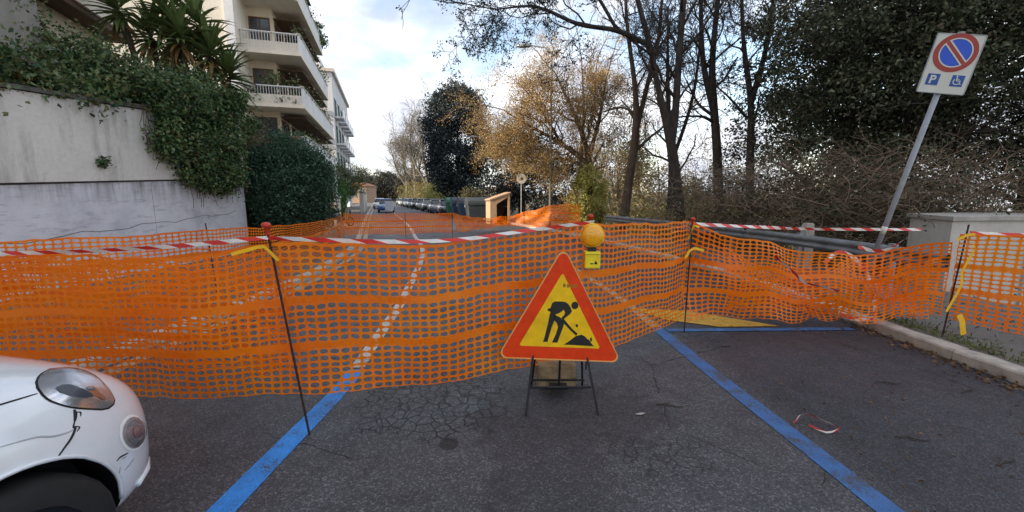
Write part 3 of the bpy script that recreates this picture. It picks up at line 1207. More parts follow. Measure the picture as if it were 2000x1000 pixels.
def building_b():
    O = (-12.65, 26.0)
    fr0 = frame_fn(O, math.atan2(FAR[0], FAR[1]))
    base = (O[0], O[1], 0)
    fr = local(fr0, base)
    root = empty('balcony_building', base, 'cream apartment building with wraparound white balconies and planters above the shrub', 'building')
    fl = [1.2, 4.1, 7.0, 10.0, 13.1]
    len_ = [16.5, 16.5, 14.5, 12.0, 10.0]
    # body
    MB().box(1.7, 16.3, 1.75, 13, 0, 16.4, fr).build('wall', M['cream'], root)
    MB().box(-0.55, 1.695, 3.15, 12.5, 0, 16.4, fr).build('pier', M['cream_light'], root)
    MB().box(-0.70, -0.552, 3.15, 3.6, 0, 16.4, fr).build('pier', M['white_render'], root)
    MB().box(1.2, 17.0, 1.3, 13.4, 16.403, 16.8, fr).build('roof', M['white_render'], root)
    # ground floor corner pillar
    MB().box(0.35, 0.75, 0.5, 0.9, 0, 1.548, fr).build('pillar', M['cream_light'], root)
    for i, (z, L) in enumerate(zip(fl, len_)):
        MB().box(0.0, L, 0.0, 1.745, z, z + 0.22, fr).box(0.0, 1.695, 1.747, 3.145, z, z + 0.22, fr).build('balcony_slab', M['cream_light'], root)
        # white parapet along the street
        MB().box(0.06, L - 0.02, 0.02, 0.14, z + 0.222, z + 1.22, fr).build('parapet', M['white_render'], root)
        MB().box(L - 0.14, L - 0.02, 0.142, 1.74, z + 0.222, z + 1.22, fr).build('parapet', M['white_render'], root)
        MB().box(-0.02, L + 0.03, -0.03, 0.19, z + 1.223, z + 1.27, fr).build('parapet_cap', M['rail'], root)
        # camera side: low upstand and an open railing
        MB().box(0.10, 0.16, 0.145, 3.14, z + 0.222, z + 0.74, fr).build('upstand', M['cream_light'], root)
        r = MB().box(-0.04, 0.17, 0.145, 3.14, z + 1.17, z + 1.22, fr).build('railing', M['white_render'], root)
        b = MB()
        for k in range(20):
            n = 0.22 + k * 0.147
            b.box(-0.03, -0.005, n, n + 0.022, z + 0.223, z + 1.169, fr)
        b.build('balusters', M['white_render'], r)['kind'] = 'stuff'
        # windows on the end face (under the balcony above) and the street face
        window(fr, 1.9, 3.05, 1.7, z + 0.25, z + 2.55, root, M['wood_brown'], M['glass'], axis='n')
        for k in range(int((L - 2.0) / 2.9)):
            t = 2.1 + k * 2.9
            window(fr, t, t + 2.1, 1.75, z + 0.25, z + 2.5, root, M['wood_brown'], M['glass'], mull=2)
            MB().box(t - 0.15, t + 2.25, 0.25, 1.74, z + 2.62, z + 2.68, fr).build('awning', M['soffit'], root)
        if i in (1, 2, 3, 4):
            greens('planting', fr, 0.3, L - 1, 0.05, 0.5, z + 1.2, z + 1.75, 26, 40 + i, root)
    MB().box(0.0, 1.69, 0.15, 3.5, 13.1 + 3.0, 13.1 + 3.19, fr).build('balcony_slab', M['cream_light'], root)
    greens('planting', fr, 0.2, 0.9, 0.4, 3.0, 7.3, 9.0, 40, 51, root, 'f_hedge', 0.2)
    greens('planting', fr, 0.2, 0.8, 0.3, 2.6, 4.4, 5.4, 30, 52, root, 'f_shrub', 0.2)
    greens('planting', fr, 9.0, 10.4, -0.15, 0.9, 14.0, 15.4, 50, 53, root, 'f_hedge', 0.2)
    # brown boxes on the lowest visible balcony
    MB().box(-0.30, -0.02, 0.3, 3.1, 4.85, 5.30, fr).build('planter_box', M['wood_brown'], root)
    # garage level
    window(fr, 3.0, 8.5, 1.75, 0.1, 1.3, root, M['window_frame'], M['glass'], mull=3)


building_b()


def building_c():
    O = (-20.1, 48.0)
    fr0 = frame_fn(O, math.atan2(FAR[0], FAR[1]))
    base = (O[0], O[1], 0)
    fr = local(fr0, base)
    root = empty('white_building', base, 'plain white apartment building with small square windows behind the balconied one', 'building')
    MB().box(0, 19, 0, 14, 0, 15.4, fr).build('wall', M['white_render'], root)
    MB().box(-0.3, 19.3, -0.3, 14, 15.403, 15.75, fr).build('roof', M['rail'], root)
    MB().box(3, 16, 1.5, 9, 15.753, 17.8, fr).build('penthouse', M['white_render'], root)
    for k, z in enumerate((2.4, 5.4, 8.4, 11.4)):
        for n in (0.9, 3.6):
            window(fr, n, n + 1.2, 0, z, z + 1.3, root, M['window_frame'], M['glass'], axis='n')
            MB().box(-0.55, -0.06, n - 0.2, n + 1.4, z - 0.25, z - 0.05, fr).build('sill', M['rail'], root)
        for t in (1.2, 4.6, 8.0, 11.4, 14.8):
            window(fr, t, t + 1.7, 0, z - 0.5, z + 1.5, root, M['shutter'], M['glass'], mull=1)
            MB().box(t - 0.3, t + 2.0, -0.9, -0.06, z - 0.75, z - 0.55, fr).build('balcony_slab', M['white_render'], root)
            b = MB()
            b.box(t - 0.3, t + 2.0, -0.9, -0.85, z - 0.549, z + 0.35, fr)
            b.build('balcony_front', M['glass_pale'], root)


building_c()


def building_far():
    root = empty('ochre_house', (-41.5, 112, 0), 'small ochre house far down the street by the dark wood', 'building')
    MB().box(-2.6, 2.2, 0, 8, 0, 4.6).build('wall', simple('ochre_render', (0.36, 0.24, 0.16), 0.8), root)
    MB().prism([(-2.9, 4.603), (2.5, 4.603), (-0.2, 5.7)], -0.4, 8.4, lambda a, c, y: (a, y, c)).build('roof', simple('roof_tile', (0.32, 0.15, 0.08), 0.9), root)
    for x in (-1.9, 0.4):
        window(lambda t, n, z: (t, n, z), x, x + 1.4, 0, 2.2, 3.8, root, M['window_frame'], M['glass'])


building_far()

# ------------------------------------------------------------------ left vegetation


def terrace_hedge():
    rng = np.random.default_rng(11)
    top = lambda y: np.interp(y, [3, 5, 6.5, 7.6, 8.6, 9.6, 10.6, 11.6, 12.8], [3.5, 3.66, 3.95, 4.25, 4.7, 4.95, 4.9, 4.2, 3.5])
    root = empty('ivy_hedge', (-8.4, 8.5, 3.3), 'dark green hedge growing along the top of the retaining wall', 'hedge')
    o = np.array(root.location)
    n = 520
    y = rng.uniform(5.3, 12.6, n)
    fx = rng.random(n)
    x = -7.55 - 1.5 * fx ** 1.2
    lo = wall_top(y) + 0.05
    f = rng.random(n) ** 0.75
    z = lo + (top(y) * (0.9 + 0.12 * np.sin(y * 3.1)) - lo) * f * (0.75 + 0.35 * fx)
    c = np.column_stack([x, y, z]) - o
    dark = rng.random(n) < 0.55
    leaf_cloud('foliage', rng, c[dark], 95, 0.17, 0.085, M['f_ivy'], root)
    leaf_cloud('foliage', rng, c[~dark], 95, 0.19, 0.095, M['f_hedge'], root)
    rnd = random.Random(5)
    segs, tips = [], []
    for k in range(26):
        p = Vector((rnd.uniform(-0.9, 0.4), rnd.uniform(-3, 3.8), 0.1))
        grow(rnd, p, Vector((rnd.uniform(-.3, .3), rnd.uniform(-.3, .3), 1)), 0.6, 0.015, 1, 2, segs, tips, (0, 4, 3))
    seg_mesh('stems', [s for s, l in segs], 4, M['bark_brown'], root, 'stuff')
    # creeper in front of the house, lighter
    root = empty('climbing_plant', (-10.3, 8.8, 3.2), 'loose light green creeper rising behind the hedge against the house', 'plant')
    cl = clumps(rng, 150, (0, 0, 1.5), (0.75, 0.75, 1.6), 0.1)
    leaf_cloud('foliage', rng, cl, 70, 0.17, 0.085, M['f_hedge'], root)
    segs, tips = [], []
    for k in range(5):
        grow(rnd, Vector((rnd.uniform(-.4, .4), rnd.uniform(-.4, .4), 0)), Vector((0, 0, 1)), 0.7, 0.012, 1, 2, segs, tips, (0, 5, 3))
    seg_mesh('stems', [s for s, l in segs], 4, M['bark_brown'], root, 'stuff')
    root = empty('ochre_shrub', (-8.0, 6.0, 3.2), 'low ochre-yellow mound of plants at the left end of the wall top', 'shrub')
    cl = clumps(rng, 90, (0, 0, 0.22), (0.50, 1.0, 0.32), 0.2)
    leaf_cloud('foliage', rng, cl, 90, 0.10, 0.055, M['f_moss'], root, aspect=0.35)


terrace_hedge()


def cascade():
    rng = np.random.default_rng(12)
    bot = lambda y: np.interp(y, [8.3, 8.7, 9.2, 9.9, 10.5, 11.0, 11.7], [3.1, 2.65, 2.35, 1.72, 1.9, 1.85, 2.2])
    root = empty('hanging_ivy', (-7.35, 10.0, 3.4), 'curtain of dark ivy hanging down over the end of the retaining wall', 'ivy')
    o = np.array(root.location)
    n = 330
    y = rng.uniform(8.8, 11.15, n)
    f = rng.random(n)
    zt = wall_top(y) + 0.6
    z = bot(y) + (zt - bot(y)) * f + 0.12 * np.sin(y * 7)
    x = -7.42 + 0.42 * rng.random(n) * (0.35 + 0.65 * f)
    leaf_cloud('foliage', rng, np.column_stack([x, y, z]) - o, 85, 0.13, 0.085, M['f_ivy'], root)
    rnd = random.Random(6)
    segs = []
    for k in range(60):
        yy = rnd.uniform(8.5, 11.6)
        p = Vector((-7.40, yy, wall_top(yy) + 0.1)) - Vector(root.location)
        zb = float(bot(yy)) - 0.2 * rnd.random()
        while p.z + 3.4 > zb:
            q = p + Vector((rnd.uniform(-.02, .03), rnd.uniform(-.09, .09), -0.22))
            segs.append((p.x, p.y, p.z, q.x, q.y, q.z, 0.006, 0.006))
            p = q
    seg_mesh('stems', segs, 3, M['bark_brown'], root, 'stuff')
    tuft = empty('wall_weed', (-7.49, 7.62, 2.28), 'small tuft of weed sprouting from the cream wall face', 'weed')
    cl = clumps(rng, 12, (0.03, 0, 0), (0.04, 0.12, 0.13), 0.0)
    leaf_cloud('foliage', rng, cl, 20, 0.05, 0.05, M['f_ivy'], tuft)


cascade()


def shrub():
    rng = np.random.default_rng(13)
    root = empty('round_shrub', (-7.05, 13.1, 0.1), 'large rounded dark green shrub overhanging the left pavement', 'shrub')
    cl = clumps(rng, 420, (0, 0, 1.80), (1.42, 1.25, 1.62), 0.45, zmin=0.15)
    cl[:, 2] += 0.12 * np.sin(cl[:, 0] * 5 + 1)
    leaf_cloud('foliage', rng, cl, 120, 0.17, 0.10, M['f_shrub'], root, aspect=0.36)
    rnd = random.Random(7)
    segs, tips = [], []
    for k in range(12):
        grow(rnd, Vector((rnd.uniform(-.3, .3), rnd.uniform(-.3, .3), 0)), Vector((rnd.uniform(-.6, .6), rnd.uniform(-.6, .6), 1)), 1.9, 0.04, 1, 2, segs, tips, (0, 5, 3))
    seg_mesh('stems', [s for s, l in segs], 4, M['bark_dark'], root, 'stuff')
    # sparse reddish climber beside the building behind it
    root = empty('loose_climber', (-9.6, 14.2, 3.2), 'loose brownish climber between the hedge end and the balconied building', 'plant')
    cl = clumps(rng, 110, (0, 0, 0.55), (1.2, 0.8, 0.95), 0.1)
    leaf_cloud('foliage', rng, cl, 34, 0.2, 0.08, M['f_right'], root)


shrub()


def yucca():
    rnd = random.Random(21)
    root = empty('yucca', (-9.0, 11.4, 3.4), 'left-hand spiky yucca with tall leaf rosettes above the hedge', 'plant', 'yuccas above the hedge')

    def leaf_mesh(L, mat):
        b = MB()
        n = 5
        vs, fs = [], []
        for i in range(n + 1):
            f = i / n
            w = 0.042 * (1 - f ** 2.2) * (0.6 + 0.8 * min(1, f * 4)) + 0.001
            x = L * f
            z = -0.22 * L * f ** 2.4
            vs += [(x, -w, z + w * 0.5), (x, 0, z), (x, w, z + w * 0.5)]
        for i in range(n):
            a = i * 3
            fs += [(a, a + 3, a + 4, a + 1), (a + 1, a + 4, a + 5, a + 2)]
        b.add(vs, fs)
        me = b.mesh('leaf', smooth=True)
        me.materials.append(mat)
        return me
    green = [leaf_mesh(L, M['f_yucca']) for L in (0.66, 0.80, 0.92)]
    dry = [leaf_mesh(L, M['f_yucca_dry']) for L in (0.55, 0.7)]
    heads = [(-1.25, 0.1, 3.0), (-0.65, 0.3, 2.45), (0.05, 0.0, 2.9), (-0.15, 0.4, 2.2), (0.62, 0.3, 2.75), (0.95, 0.2, 1.95), (0.50, -0.2, 2.25), (1.15, 0.5, 1.45)]
    second = empty('yucca', (-8.6, 11.6, 3.4), 'right-hand spiky yucca with drooping dry leaves against the cream pier', 'plant', 'yuccas above the hedge')
    for q, (rt, hs) in enumerate(((root, heads[:4]), (second, heads[4:]))):
        off = Vector((0, 0, 0)) if q == 0 else Vector((-0.4, -0.2, 0))
        b = MB()
        for h in hs:
            v = Vector(h) + off
            b.tube([(v.x * 0.3, v.y * 0.3, -0.1), (v.x * 0.7, v.y * 0.7, v.z * 0.5), v], [0.10, 0.08, 0.06], 7)
            for k in range(72):
                el = R(rnd.uniform(-62, 84))
                az = rnd.uniform(0, 2 * math.pi)
                me = rnd.choice(dry) if (el < R(-25) and rnd.random() < 0.7) else rnd.choice(green)
                o = put('leaf', me, None, rt)
                o.location = (v.x + 0.04 * math.cos(az), v.y + 0.04 * math.sin(az), v.z + 0.30 * el / R(80))
                o.rotation_euler = (rnd.uniform(-.3, .3), -el, az)
        b.build('trunk', M['bark_brown'], rt, smooth=True)


yucca()


def left_far_garden():
    rng = np.random.default_rng(14)
    root = empty('clipped_hedge', (-13.3, 31.5, 0.1), 'bright green clipped hedge along the left pavement below the white building', 'hedge')
    n = 240
    t = rng.uniform(-4.0, 4.5, n)
    x = -0.29 * t + rng.uniform(-0.8, 0.35, n)
    c = np.column_stack([x, 0.957 * t, rng.uniform(0.1, 2.55, n)])
    leaf_cloud('foliage', rng, c, 75, 0.22, 0.11, M['f_bright'], root)
    root = empty('garden_tree', (-15.0, 37.0, 0.1), 'small dark green garden tree behind the clipped hedge', 'tree')
    MB().tube([(0, 0, -0.1), (0.1, 0, 2.0)], [0.12, 0.07], 7).build('trunk', M['bark_brown'], root)
    cl = clumps(rng, 120, (0, 0, 3.0), (2.1, 1.9, 1.5), 0.3)
    leaf_cloud('crown', rng, cl, 70, 0.28, 0.13, M['f_hedge'], root)
    # gate pier with white cap and a low garden wall
    root = empty('garden_wall', (-10.2, 23.8, 0.1), 'beige garden wall with white capped gate pier beyond the shrub', 'wall')
    fr = lambda t, n, z: (-0.287 * t - 0.958 * n, 0.958 * t - 0.287 * n, z)
    MB().box(0, 0.6, 0, 0.6, 0, 2.15, fr).build('pier', M['cream'], root, bevel=0.01)
    MB().box(-0.12, 0.72, -0.12, 0.72, 2.152, 2.34, fr).box(0.0, 0.6, 0.0, 0.6, 2.34, 2.50, fr).build('pier_cap', M['white_render'], root, bevel=0.01)
    MB().box(0.602, 3.8, 0.1, 0.4, 0, 1.5, fr).build('wall_panel', M['cream'], root)
    MB().box(0.604, 3.8, 0.04, 0.46, 1.503, 1.60, fr).build('coping', M['white_render'], root)
    root = empty('concrete_wall', (-16.0, 44.5, 0.1), 'grey concrete wall end past the bright hedge', 'wall')
    MB().box(-0.2, 0.2, -3, 3, 0, 2.0, lambda t, n, z: (0.958 * t - 0.287 * n, 0.287 * t + 0.958 * n, z)).build('panel', M['pale_concrete'], root, bevel=0.02)
    MB().box(-0.26, 0.26, -3.05, 3.05, 2.003, 2.1, lambda t, n, z: (0.958 * t - 0.287 * n, 0.287 * t + 0.958 * n, z)).build('coping', M['concrete'], root)


left_far_garden()

# ------------------------------------------------------------------ trees on the right and down the street


def right_trees():
    # single trunk nearest the lamp post
    bare_tree('bare_tree', 'bare tree with a straight brown trunk forking high, left of the double-trunked one',
              [([(4.9, 18.2, -0.2), (5.1, 18.2, 2.2), (5.35, 18.3, 4.4), (5.25, 18.3, 6.2), (4.8, 18.2, 8.6), (4.6, 18.3, 10.8)], [0.22, 0.19, 0.165, 0.11, 0.075, 0.045]),
               ([(5.35, 18.3, 4.3), (5.75, 18.4, 6.2), (6.2, 18.5, 8.3), (6.3, 18.5, 11)], [0.12, 0.10, 0.075, 0.04])],
              31, M['bark_brown'], M['bark_brown'], kids=(5, 5, 3), limb=(1.6, 3.2), nlimb=9, start=0.34, levels=4, rmin=0.008, group='bare trees behind the guard rail')
    # double trunk
    bare_tree('bare_tree', 'dark forked bare tree in the middle, one long low branch reaching left over the street',
              [([(6.55, 15.7, -0.4), (6.25, 15.6, 1.6), (5.82, 15.5, 3.7), (5.25, 15.4, 5.5), (4.85, 15.3, 6.9), (4.2, 15.2, 8.8), (3.8, 15.2, 11)], [0.25, 0.21, 0.17, 0.105, 0.095, 0.075, 0.045]),
               ([(5.86, 15.5, 3.55), (5.98, 15.6, 4.6), (6.0, 15.6, 6.2), (6.05, 15.6, 8.6), (6.15, 15.6, 11.5)], [0.14, 0.13, 0.12, 0.105, 0.075]),
               ([(4.85, 15.3, 6.9), (3.6, 14.9, 7.25), (2.2, 14.6, 7.35), (0.8, 14.3, 7.75), (-0.5, 14.1, 7.6)], [0.085, 0.08, 0.065, 0.045, 0.02]),
               ([(3.6, 14.9, 7.25), (2.5, 14.4, 8.4), (1.0, 14.2, 9.0), (-0.4, 14.1, 9.1)], [0.06, 0.05, 0.035, 0.015])],
              32, M['bark_dark'], M['bark_dark'], kids=(5, 5, 3), limb=(1.5, 2.9), nlimb=9, start=0.36, levels=4, rmin=0.008, group='bare trees behind the guard rail',
              leaf=dict(name='seed_clusters', per=12, spread=0.075, size=0.075, mat=M['f_dark'], keep=0.45, xmax=2.9))
    bare_tree('bare_tree', 'bare tree with slim dark trunk rising from the brown thicket, left of its twin',
              [([(8.9, 17.2, -1.0), (8.4, 17.2, 3.4), (8.15, 17.2, 5.2), (7.95, 17.2, 7.2), (8.1, 17.2, 10.8)], [0.20, 0.17, 0.145, 0.115, 0.06]),
               ([(8.15, 17.2, 5.0), (7.6, 17.3, 7.2), (7.3, 17.3, 10.5)], [0.12, 0.10, 0.05])],
              33, M['bark_dark'], M['bark_dark'], kids=(5, 5, 3), limb=(1.5, 2.8), nlimb=8, start=0.36, levels=4, rmin=0.008, group='bare trees behind the guard rail')
    bare_tree('bare_tree', 'thin forked bare tree standing in the brown thicket beside the dark evergreen',
              [([(9.5, 16.2, -1.0), (9.2, 16.2, 3.2), (9.05, 16.2, 5.2), (8.6, 16.2, 7.4), (8.3, 16.2, 10)], [0.17, 0.14, 0.11, 0.075, 0.04]),
               ([(9.05, 16.2, 5.1), (9.5, 16.2, 7.4), (9.6, 16.2, 10)], [0.11, 0.08, 0.04])],
              34, M['bark_dark'], M['bark_dark'], kids=(5, 5, 3), limb=(1.4, 2.6), nlimb=8, start=0.36, levels=4, rmin=0.008, group='bare trees behind the guard rail')
    for x, y, x2, h, sd, lab in ((7.35, 19.5, 7.1, 10.5, 36, 'slim bare tree standing behind, between the forked tree and the thicket'),
                                 (3.9, 25.5, 4.3, 10.0, 37, 'slim bare tree rising behind the golden tree on its right')):
        z = gz(x, y) - 0.2
        bare_tree('bare_tree', lab, [([(x, y, z), (x + 0.1, y, z + h * 0.3), (x2, y, z + h * 0.65), (x2 - 0.2, y, z + h)], [0.15, 0.13, 0.09, 0.03]),
                                     ([(x + 0.08, y, z + h * 0.36), (x + 0.9, y, z + h * 0.65), (x + 1.1, y, z + h * 0.98)], [0.09, 0.07, 0.03])],
                  sd, M['bark_dark'], M['bark_brown'], kids=(5, 5, 3), limb=(1.4, 2.6), nlimb=9, start=0.35, levels=4, rmin=0.009, group='bare trees behind the guard rail')
    # golden tree with ivy foot
    rng = np.random.default_rng(41)
    g = bare_tree('golden_tree', 'wide tree full of dry golden leaves beyond the barrier, lit by the sun',
                  [([(4.1, 22.3, -0.2), (4.15, 22.3, 2.6), (4.05, 22.3, 3.7), (3.5, 22.2, 5.4), (2.7, 22.2, 7.0), (2.2, 22.2, 8.0)], [0.22, 0.20, 0.18, 0.12, 0.07, 0.03]),
                   ([(4.05, 22.3, 3.4), (2.6, 22.1, 4.4), (1.1, 22.0, 5.2), (0.0, 22.0, 5.8)], [0.12, 0.10, 0.07, 0.03]),
                   ([(4.1, 22.3, 3.0), (3.0, 22.0, 3.6), (1.6, 21.8, 3.6), (0.6, 21.8, 3.8)], [0.10, 0.08, 0.05, 0.02]),
                   ([(4.1, 22.3, 3.8), (4.6, 22.3, 5.8), (4.9, 22.4, 7.8)], [0.13, 0.10, 0.04]),
                   ([(2.6, 22.1, 4.4), (1.6, 21.6, 5.8), (0.8, 21.5, 6.8)], [0.09, 0.06, 0.03]),
                   ([(2.0, 21.9, 3.6), (0.9, 21.6, 4.3), (-0.2, 21.6, 4.4)], [0.07, 0.05, 0.02])],
                  42, M['bark_brown'], M['twig_brown'], kids=(6, 5, 4), limb=(1.4, 2.4), nlimb=12, start=0.25, levels=3, up=0.03,
                  leaf=dict(name='crown', per=12, spread=0.22, size=0.072, mat=M['f_gold'], keep=0.58, segs=True))
    ivy = empty('ivy_clump', (4.05, 21.9, 0.0), 'pale yellow-green ivy clump wrapped round the foot of the golden tree', 'ivy')
    cl = clumps(rng, 220, (0, 0, 1.6), (1.05, 0.8, 1.7), 0.4, zmin=0.05)
    leaf_cloud('foliage', rng, cl, 60, 0.16, 0.10, M['f_ivylight'], ivy)
    MB().tube([(0, 0.1, 0), (0.1, 0.2, 1.6), (0, 0.2, 3)], [0.09, 0.07, 0.03], 6).build('stem', M['bark_brown'], ivy)


right_trees()


def evergreen(name, label, base, trunk_top, crown, radii, seed, ncl, per, size, mat, spread=0.3, shell=0.25, group=None, aspect=0.5, nseg=26):
    rng = np.random.default_rng(seed)
    rnd = random.Random(seed)
    root = empty(name, base, label, 'tree', group)
    b = Vector(base)
    c = Vector(crown) - b
    t = Vector(trunk_top) - b
    MB().tube([(0, 0, -0.3), (t.x * 0.4, t.y * 0.4, t.z * 0.45), t], [max(0.12, radii[0] * 0.07), max(0.1, radii[0] * 0.055), 0.05], 9).build('trunk', M['bark_dark'], root, smooth=True)
    segs, tips = [], []
    for k in range(nseg):
        f = rnd.uniform(0.25, 1)
        p = Vector((t.x * f, t.y * f, t.z * f))
        az = rnd.uniform(0, 6.28)
        d = Vector((math.cos(az), math.sin(az), rnd.uniform(-0.1, 0.7)))
        grow(rnd, p, d, radii[0] * rnd.uniform(0.6, 0.9), 0.06, 1, 3, segs, tips, (0, 5, 4), up=0.02, lenf=0.5)
    seg_mesh('limbs', [s for s, l in segs], 4, M['bark_dark'], root, 'stuff')
    cl = clumps(rng, ncl, c, radii, shell)
    # open gaps: drop clumps where a coarse noise is low
    keep = np.array([mnoise.noise(Vector(tuple(q + np.array(base))) * (3.4 / radii[0])) > -0.13 for q in cl])
    cl = cl[keep]
    leaf_cloud('crown', rng, cl, per, spread, size, mat, root, aspect=aspect)
    return root


evergreen('dark_oak', 'big dark evergreen oak filling the upper right, behind the parking sign', (10.8, 12.2, -0.6), (10.6, 12.0, 7.5), (10.5, 12.0, 5.9), (3.5, 2.6, 4.2), 61, 620, 170, 0.105, M['f_right'], 0.30, 0.2)
evergreen('dark_oak', 'second dark evergreen oak cut by the right photo edge above the pale wall', (14.2, 11.4, -1.0), (14.0, 11.2, 7.5), (13.6, 11.0, 5.2), (3.4, 2.6, 4.6), 62, 620, 170, 0.105, M['f_right'], 0.30, 0.2)
evergreen('dark_oak', 'third dark evergreen oak further back between its two neighbours', (13.5, 17, -2.5), (13.5, 17, 9), (13.3, 17, 5.5), (4.6, 2.6, 5.6), 67, 420, 140, 0.14, M['f_right'], 0.38, 0.2)
evergreen('cypress', 'tall dark blue-green evergreen between the pale bare trees and the golden tree', (-8.0, 62, 0), (-8.0, 62, 17), (-8.0, 62, 9.4), (4.7, 4.0, 8.8), 63, 760, 95, 0.36, M['f_dark'], 0.62, 0.45)
evergreen('dark_tree', 'dark evergreen mass behind the round street sign', (0.8, 33.5, 0), (0.8, 33.5, 5), (1.2, 33.5, 3.6), (4.6, 2.4, 3.6), 64, 300, 80, 0.22, M['f_dark'], 0.45, 0.2)


def valley_trees():
    for i, (x, y, h, lean) in enumerate([(7.2, 27, 6.5, -.4), (10.5, 31, 7.5, .5), (13.5, 29, 7.0, .3), (9.0, 38, 9.5, -.5), (16, 37, 9.0, .6), (6.0, 33, 6.5, .2), (19, 34, 8, -.3)]):
        z = gz(x, y) - 0.2
        lab = ['low twiggy dry tree nearest behind the ivy clump', 'dry twiggy tree in the valley right of the forked bare tree', 'dry twiggy tree in the valley behind the brown thicket',
               'taller dry tree deeper in the valley between two bare trunks', 'taller dry tree deeper in the valley, right of the others', 'thin dry tree right behind the golden one', 'furthest right dry tree in the valley'][i]
        bare_tree('valley_tree', lab, [([(x, y, z), (x + lean * .4, y, z + h * .35), (x + lean, y, z + h * .7), (x + lean * .6, y, z + h)], [0.11, 0.09, 0.06, 0.02]),
                                       ([(x + lean * .4, y, z + h * .33), (x - lean * 1.5, y, z + h * .6), (x - lean * 2.2, y, z + h * .9)], [0.07, 0.05, 0.02])],
                  100 + i, M['twig_brown'], M['twig_brown'], kids=(6, 5, 3), limb=(1.6, 3.0), nlimb=11, start=0.2, levels=3, group='dry trees in the valley', rmin=0.011,
                  leaf=dict(per=7, spread=0.35, size=0.15, mat=M['f_brush'], keep=0.22, segs=True))


valley_trees()


def thickets():
    rnd = random.Random(71)
    rng = np.random.default_rng(71)
    spots = [(6.9, 12.8, 1.5, 3.1, 'brown leafless thicket at the left end, right behind the guard rail by the double trunk'),
             (7.6, 10.8, 1.6, 3.5, 'brown leafless thicket between the guard rail and the dark oak, left of the leaning pole'),
             (8.4, 9.6, 1.5, 3.2, 'brown leafless thicket just behind the leaning sign pole'),
             (9.6, 9.5, 1.6, 3.0, 'brown leafless thicket rising behind the pale concrete wall'),
             (11.6, 9.8, 1.8, 3.0, 'brown leafless thicket at the right photo edge above the pale wall')]
    for x, y, r, h, lab in spots:
        z = gz(x, y)
        root = empty('thicket', (x, y, z), lab, 'bush', 'brown thickets behind the guard rail')
        segs = []
        tips = []
        H = h - z
        for k in range(450):
            p = Vector((rnd.gauss(0, r * 0.55), rnd.gauss(0, r * 0.45), rnd.uniform(0, H * 0.72)))
            az = rnd.uniform(0, 6.28)
            d = Vector((math.cos(az), math.sin(az), rnd.uniform(0.0, 1.3))).normalized()
            rr = rnd.uniform(0.006, 0.014)
            n = rnd.randint(5, 8)
            for i in range(n):
                q = p + d * 0.21
                if q.z > H * (1.02 - 0.18 * (math.hypot(q.x, q.y) / r) ** 2):
                    d.z -= 0.5
                segs.append((p.x, p.y, p.z, q.x, q.y, q.z, rr, rr * 0.88))
                if rnd.random() < 0.55:
                    e = q + Vector((rnd.gauss(0, .2), rnd.gauss(0, .2), rnd.gauss(0.03, .16)))
                    segs.append((q.x, q.y, q.z, e.x, e.y, e.z, rr * 0.6, 0.003))
                    tips.append(tuple(e))
                p = q
                rr *= 0.88
                d = (d + Vector((rnd.gauss(0, .33), rnd.gauss(0, .33), rnd.gauss(-0.10, .25)))).normalized()
        seg_mesh('twigs', segs, 3, M['twig_brown'], root, 'stuff')
        T = np.array(tips)
        leaf_cloud('foliage', rng, T[rng.random(len(T)) < 0.5], 5, 0.10, 0.075, M['f_right'], root)


thickets()


